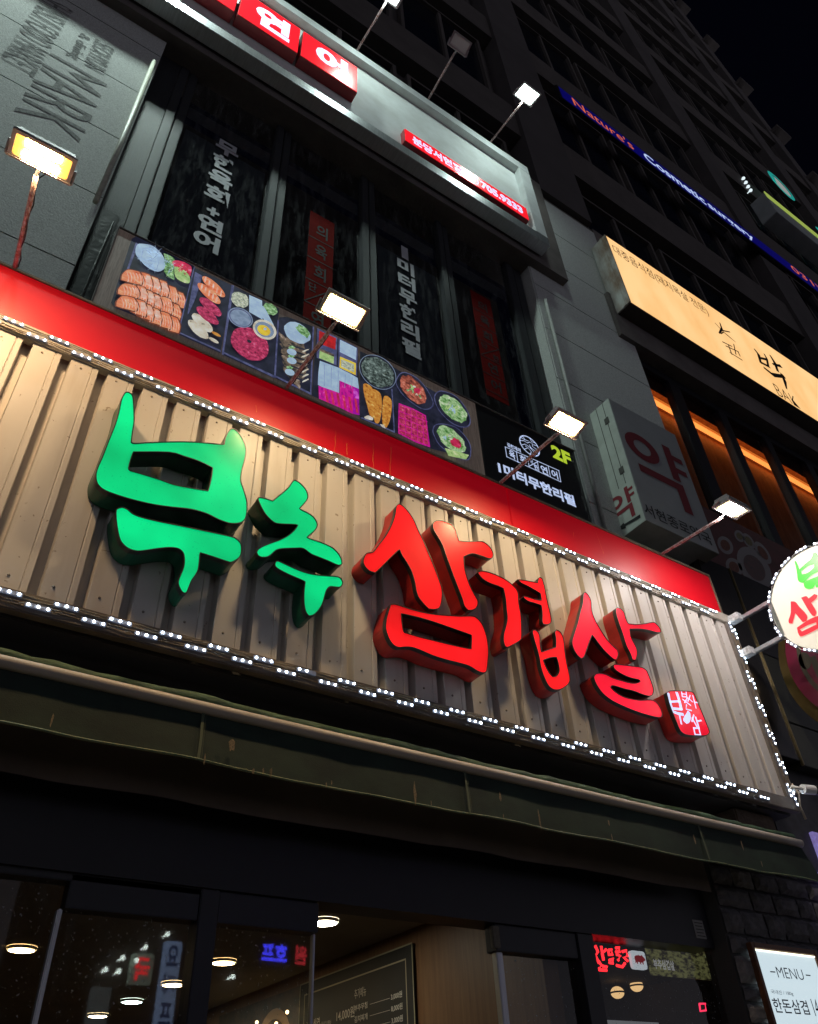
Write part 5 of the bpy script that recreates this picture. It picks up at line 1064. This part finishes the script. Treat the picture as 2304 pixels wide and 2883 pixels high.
# things in the right hand window
N2 = crop(1600, 2500, 2.447); nY2 = 3.34
m = MB()
def nz(*pts): m.tube([PY(p, nY2) for p in N2(*pts)], .0075, 8)
nz((172,415),(190,402),(205,440),(180,500)); nz((180,455),(215,520)); nz((228,402),(235,450),(262,425)); nz((235,450),(245,500)); nz((205,500),(232,535),(210,560)); nz((215,565),(265,568),(268,545),(240,540))
nz((280,430),(300,425),(305,460),(282,462),(280,430)); nz((285,500),(310,490),(308,520),(285,515)); nz((330,415),(352,412),(355,440),(330,442)); nz((335,460),(360,470),(345,500)); nz((375,440),(400,432),(410,470),(385,480),(412,505)); nz((335,535),(375,545),(392,520))
tag(m.obj('neon_sign', emit('red_neon', (1, .02, .03), 2.2), smooth=True), 'small red neon lettering glowing in the right shop window', 'neon sign')
pg = thing('pig_sign', PY(N2((490, 540))[0], nY2), 'white rounded square sign with a red pig beside the red neon', 'sign')
a = [PY(p, nY2) for p in N2((428, 430), (545, 535))]; x0_, x1_, z1_, z0_ = a[0].x, a[1].x, a[0].z, a[1].z; wq, hq = x1_ - x0_, z1_ - z0_
z0_ = z1_ - .088; hq = .088
sq = smooth_loop([Vector((x0_ + wq * u_, nY2, z0_ + hq * v_)) for u_, v_ in [(.12,0),(.5,0),(.88,0),(1,.12),(1,.5),(1,.88),(.88,1),(.5,1),(.12,1),(0,.88),(0,.5),(0,.12)]], 2, 89)
m = MB(); m.cap([sq]); m.wall(sq, Vector((0, .02, 0))); m.obj('plate', emit('white_plate_lit', (.62, .68, .75), .6), pg)
pig = [(.16,.55),(.20,.68),(.32,.74),(.5,.76),(.66,.74),(.74,.80),(.78,.72),(.86,.64),(.93,.58),(.92,.50),(.84,.46),(.76,.42),(.74,.26),(.68,.26),(.66,.36),(.58,.36),(.56,.26),(.50,.26),(.48,.37),(.36,.38),(.34,.26),(.28,.26),(.27,.38),(.22,.30),(.17,.30),(.19,.44)]
m = MB(); m.cap([[Vector((x0_ + wq * u_, nY2 - .003, z0_ + hq * v_)) for u_, v_ in pig]]); m.obj('pig_shape', mat('pig_red', (.28, .01, .015), .5, em=(.4, .01, .02), es=.3), pg)
po = thing('window_poster', PY(N2((740, 600))[0], nY2 + .02), 'dark food poster with green leaves behind the right shop window', 'poster')
a = [PY(p, nY2 + .02) for p in N2((530, 380), (950, 470), (740, 375), (750, 615))]
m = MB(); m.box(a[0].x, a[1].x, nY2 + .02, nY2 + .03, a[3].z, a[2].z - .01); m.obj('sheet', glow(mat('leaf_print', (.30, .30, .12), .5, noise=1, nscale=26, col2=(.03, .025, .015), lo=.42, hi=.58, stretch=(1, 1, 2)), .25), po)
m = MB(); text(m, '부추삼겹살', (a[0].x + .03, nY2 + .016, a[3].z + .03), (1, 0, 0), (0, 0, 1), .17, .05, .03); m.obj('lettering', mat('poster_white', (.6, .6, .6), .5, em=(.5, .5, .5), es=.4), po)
for p, nm in [(N2((340, 722))[0], 'left of two amber pendant lamps in the right shop window'), (N2((472, 675))[0], 'right of two amber pendant lamps in the right shop window')]:
    c = PY(p, 5.2); t = thing('pendant_lamp', c, nm, 'pendant lamp', 'pendant lamps'); m = MB(); bm = bmesh.new(); bmesh.ops.create_uvsphere(bm, u_segments=16, v_segments=10, radius=.055); m.frombm(bm, Matrix.Translation(c) @ Matrix.Scale(.8, 4, (0, 0, 1))); m.obj('globe', emit('amber_globe', (1, .62, .28), .9), t, smooth=True)
    m = MB(); m.tube([c + Vector((0, 0, .04)), Vector((c.x, c.y, CZ - .05))], .004, 5); m.tube([c + Vector((0, 0, -.006)), c + Vector((0, 0, .006))], .057, 16); m.obj('cord', M['black'], t)
# paper notice on the header
a = PY((1970, 2618), HY - .003); m = MB(); m.box(a.x - .04, a.x + .045, HY - .003, HY, a.z - .045, a.z + .05)
nt_ = tag(m.obj('paper_notice', mat('paper', (.34, .34, .33), .8)), 'small pale paper notice stuck on the black header', 'notice')
m = MB()
for i in range(5): m.stroke([(a.x - .03, HY - .005, a.z + .035 - i * .017), (a.x + .035 - .01 * (i % 2), HY - .005, a.z + .035 - i * .017)], .004)
m.obj('printed_line', ink, nt_)

pbn = thing('paper_banner', PY((1770, 2883), nY2), 'white paper banner with dark lettering at the foot of the right shop window', 'banner')
a = [PY(p, nY2) for p in ((1696, 2866), (1850, 2880))]
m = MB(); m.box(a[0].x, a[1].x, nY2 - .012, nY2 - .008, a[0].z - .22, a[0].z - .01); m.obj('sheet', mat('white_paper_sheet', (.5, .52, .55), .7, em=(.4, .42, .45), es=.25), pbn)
m = MB(); text(m, '9000원 생삼겹살', (a[0].x + .02, nY2 - .014, a[0].z - .09), (1, 0, 0), (0, 0, 1), a[1].x - a[0].x - .04, .065, .02); m.obj('lettering', ink, pbn)
m = MB(); m.tube([PY(p, nY2 + .3) for p in N2((905, 800), (945, 798), (950, 845), (912, 850), (905, 800))], .006, 6)
tag(m.obj('neon_square', emit('red_neon_square', (1, .03, .10), 1.6), smooth=True), 'tiny red neon square low in the right shop window', 'neon sign')

# rough stone pier right of the shop front
random.seed(5); PZ_ = 3.1; px0, px1 = 4.31, 5.72
sw = thing('stone_wall', (5, PZ_, 0), 'rough dark stacked stone pier right of the shop front', 'wall')
m = MB(); z = .12; row = 0
while z < 2.98:
    h_ = random.uniform(.085, .15); x = px0 - random.uniform(0, .0)
    while x < px1:
        w_ = random.uniform(.16, .36); xe2 = min(px1, x + w_)
        if xe2 - x > .05:
            bm = bmesh.new(); bmesh.ops.create_grid(bm, x_segments=7, y_segments=4, size=.5)
            d0 = random.uniform(-.010, .006)
            P_ = {}
            for v in bm.verts:
                u_, v_ = v.co.x + .5, v.co.y + .5; edge = min(u_, 1 - u_, v_ * 1.0, 1 - v_)
                dy = d0 + random.uniform(-.005, .005) - .006 * min(1, edge * 6)
                if edge < .01: dy = .018
                v.co = Vector((x + .008 + (xe2 - x - .016) * u_ + random.uniform(-.004, .004), PZ_ + dy, z + .008 + (h_ - .016) * v_ + random.uniform(-.004, .004)))
            m.m = random.choice([0, 0, 0, 1]); m.frombm(bm)
        x = xe2
    z += h_; row += 1
m.obj('stone_facing', [mat('dark_stone', (.17, .165, .17), .85, noise=.7, nscale=22, bump=.6, bscale=70), mat('lighter_stone', (.30, .285, .275), .85, noise=.7, nscale=22, bump=.6, bscale=70)], sw)
m = MB(); m.box(px0, px1, PZ_ + .03, 3.3, .1, 3.0); m.obj('mortar', mat('mortar', (.08, .078, .078), .95, bump=.5), sw)
m = MB(); m.bbox(4.45, 4.84, 2.92, 3.19, 2.96, 3.23, .01); m.obj('brick_corbel', mat('old_brick', (.20, .15, .11), .9, noise=.8, nscale=18, bump=.5), sw)

# menu light box
mY_ = 3.055
mb_ = thing('menu_light_box', (4.65, mY_, 1.1), 'white lit MENU box in a brown wooden frame on the stone pier', 'light box')
mx0, mx1, mz1, mz0 = 1.446 * mY_, 1.652 * mY_, 1.6 + .296 * mY_, 1.1; wdt = .028
fw_ = wood('walnut_frame', (.20, .085, .035), (.11, .045, .02), 9, (1, 1, 4))
m = MB(); m.bbox(mx0, mx0 + wdt, mY_, 3.09, mz0, mz1, .003); m.bbox(mx1 - wdt, mx1, mY_, 3.09, mz0, mz1, .003); m.bbox(mx0 + wdt, mx1 - wdt, mY_, 3.09, mz1 - wdt, mz1, .003); m.obj('frame', fw_, mb_)
m = MB(); m.box(mx0 + wdt, mx1 - wdt, mY_ + .012, mY_ + .016, mz0, mz1 - wdt - .004); m.obj('lit_panel', mat('menu_panel_lit', (.6, .6, .6), .35, em=(.60, .74, .80), es=.92), mb_)
m = MB(); m.tube([(mx0 + wdt, mY_ + .01, mz1 - wdt - .008), (mx1 - wdt, mY_ + .01, mz1 - wdt - .008)], .004, 6); m.obj('tube_light', emit('tube_light', (.95, .95, .7), 2.5), mb_)
m = MB(); q = crop(1950, 2200, 3.155); ym = mY_ + .009
ty(m, 'MENU', ym, *q((752, 1700), (985, 1720), (760, 1650), (770, 1745)), -.008)
for a_, b_ in (((695, 1692), (735, 1695)), ((1010, 1722), (1048, 1726))): m.stroke([PY(p, ym) for p in q(a_, b_)], .006)
mink = mat('menu_ink', (.03, .02, .07), .6); m.obj('menu_title', mink, mb_); m = MB(); ty(m, '국내산 / 180g', ym, *q((700, 1870), (898, 1895), (705, 1850), (705, 1895)), .0)
m.obj('origin_note', mink, mb_); m = MB(); ty(m, '한돈삼겹', ym, *q((722, 2000), (1040, 2040), (730, 1925), (745, 2055)), .01)
text(m, '14', (PY(q((1068, 2000))[0], ym).x, ym, PY(q((1075, 2085))[0], ym).z), (1, 0, 0), (0, 0, 1), .055, .085, .0)
m.obj('dish_line', mink, mb_)

# purple and white lit panel further right
m = MB(); m.bbox(5.42, 6.9, 3.02, 3.1, 2.45, 3.25, .005)
tag(m.obj('purple_light_box', mat('purple_print', (.45, .38, .8), .4, noise=1, nscale=14, col2=(.25, .05, .2), em=(.32, .28, .75), es=.35)), 'purple and white lit panel cut by the right edge below the awning end', 'light box')
# blue neon hooks next to it
# ================================================================== ACROSS THE STREET (seen only as reflections in the glass)
ob = thing('facing_building', (6, -14, 0), 'dark building across the street, seen only reflected in the glass', 'building')
m = MB(); m.box(3.5, 13, -15, -14, 0, 7.4); m.obj('wall', M['upper_wall'], ob)
def mirror(u, v, y=-13.8): D_ = 2 * PYs - y; return Vector((u * D_, y, 1.6 + v * D_))
for p in [(410,2667),(472,2630),(346,2697),(298,2730),(335,2735),(385,2704),(300,2505),(286,2517),(535,2504),(480,2537),(656,2750)]:
    q = PY(p, 1.0); c = mirror(q.x, q.z - 1.6, -13.7); m = MB(); bm = bmesh.new(); bmesh.ops.create_uvsphere(bm, u_segments=8, v_segments=6, radius=.055); m.frombm(bm, Matrix.Translation(c)); m.tube([c, c + Vector((0, -.3, .0))], .02, 6); m.obj('wall_lamp', emit('far_lamp', (.85, 1, .92), 16), ob)
def facing(nm, label, uL, uR, vB, vT, col, s, txt=None, tcol=None, ts=1):
    a, b = mirror(uL, vB), mirror(uR, vT); t = thing(nm, ((a.x + b.x) / 2, -13.9, a.z), label, 'sign', None)
    m = MB(); m.bbox(a.x, b.x, -14, -13.8, a.z, b.z, .02); m.obj('panel', emit('far_panel', col, s), t)
    if txt:
        m = MB(); n_ = len(txt)
        if b.z - a.z > b.x - a.x:
            h_ = (b.z - a.z) / n_
            for i, ch in enumerate(txt): text(m, ch, (b.x - (b.x - a.x) * .15, -13.79, b.z - h_ * (i + .9)), (-1, 0, 0), (0, 0, 1), (b.x - a.x) * .7, h_ * .75, .03)
        else: text(m, txt, (b.x - .1, -13.79, a.z + (b.z - a.z) * .15), (-1, 0, 0), (0, 0, 1), (b.x - a.x) - .2, (b.z - a.z) * .7, .04)
        m.obj('lettering', emit('far_text', tcol, ts), t)
facing('reflected_sign', 'mirrored blue lettering reflected in the second glass door', .452, .497, .198, .226, (.004, .004, .01), .2, '호프', (.05, .05, 1), 16)
facing('reflected_sign', 'mirrored red character reflected beside the blue lettering', .500, .524, .198, .226, (.01, .004, .004), .2, '원', (.8, .04, .06), 6)
facing('reflected_sign', 'pale blue vertical sign reflected at the right of the left glass door', .336, .356, .10, .215, (.24, .34, .55), 3.2, '요거프타', (.02, .08, .3), 1)
facing('reflected_sign', 'white and red shop sign reflected in the middle of the left glass door', .300, .325, .170, .200, (.5, .6, .5), 1.0, '국', (.9, .02, .03), 8)
facing('reflected_sign', 'dim grey vertical sign reflected low in the left glass door', .262, .283, .11, .165, (.3, .35, .36), 1.0)
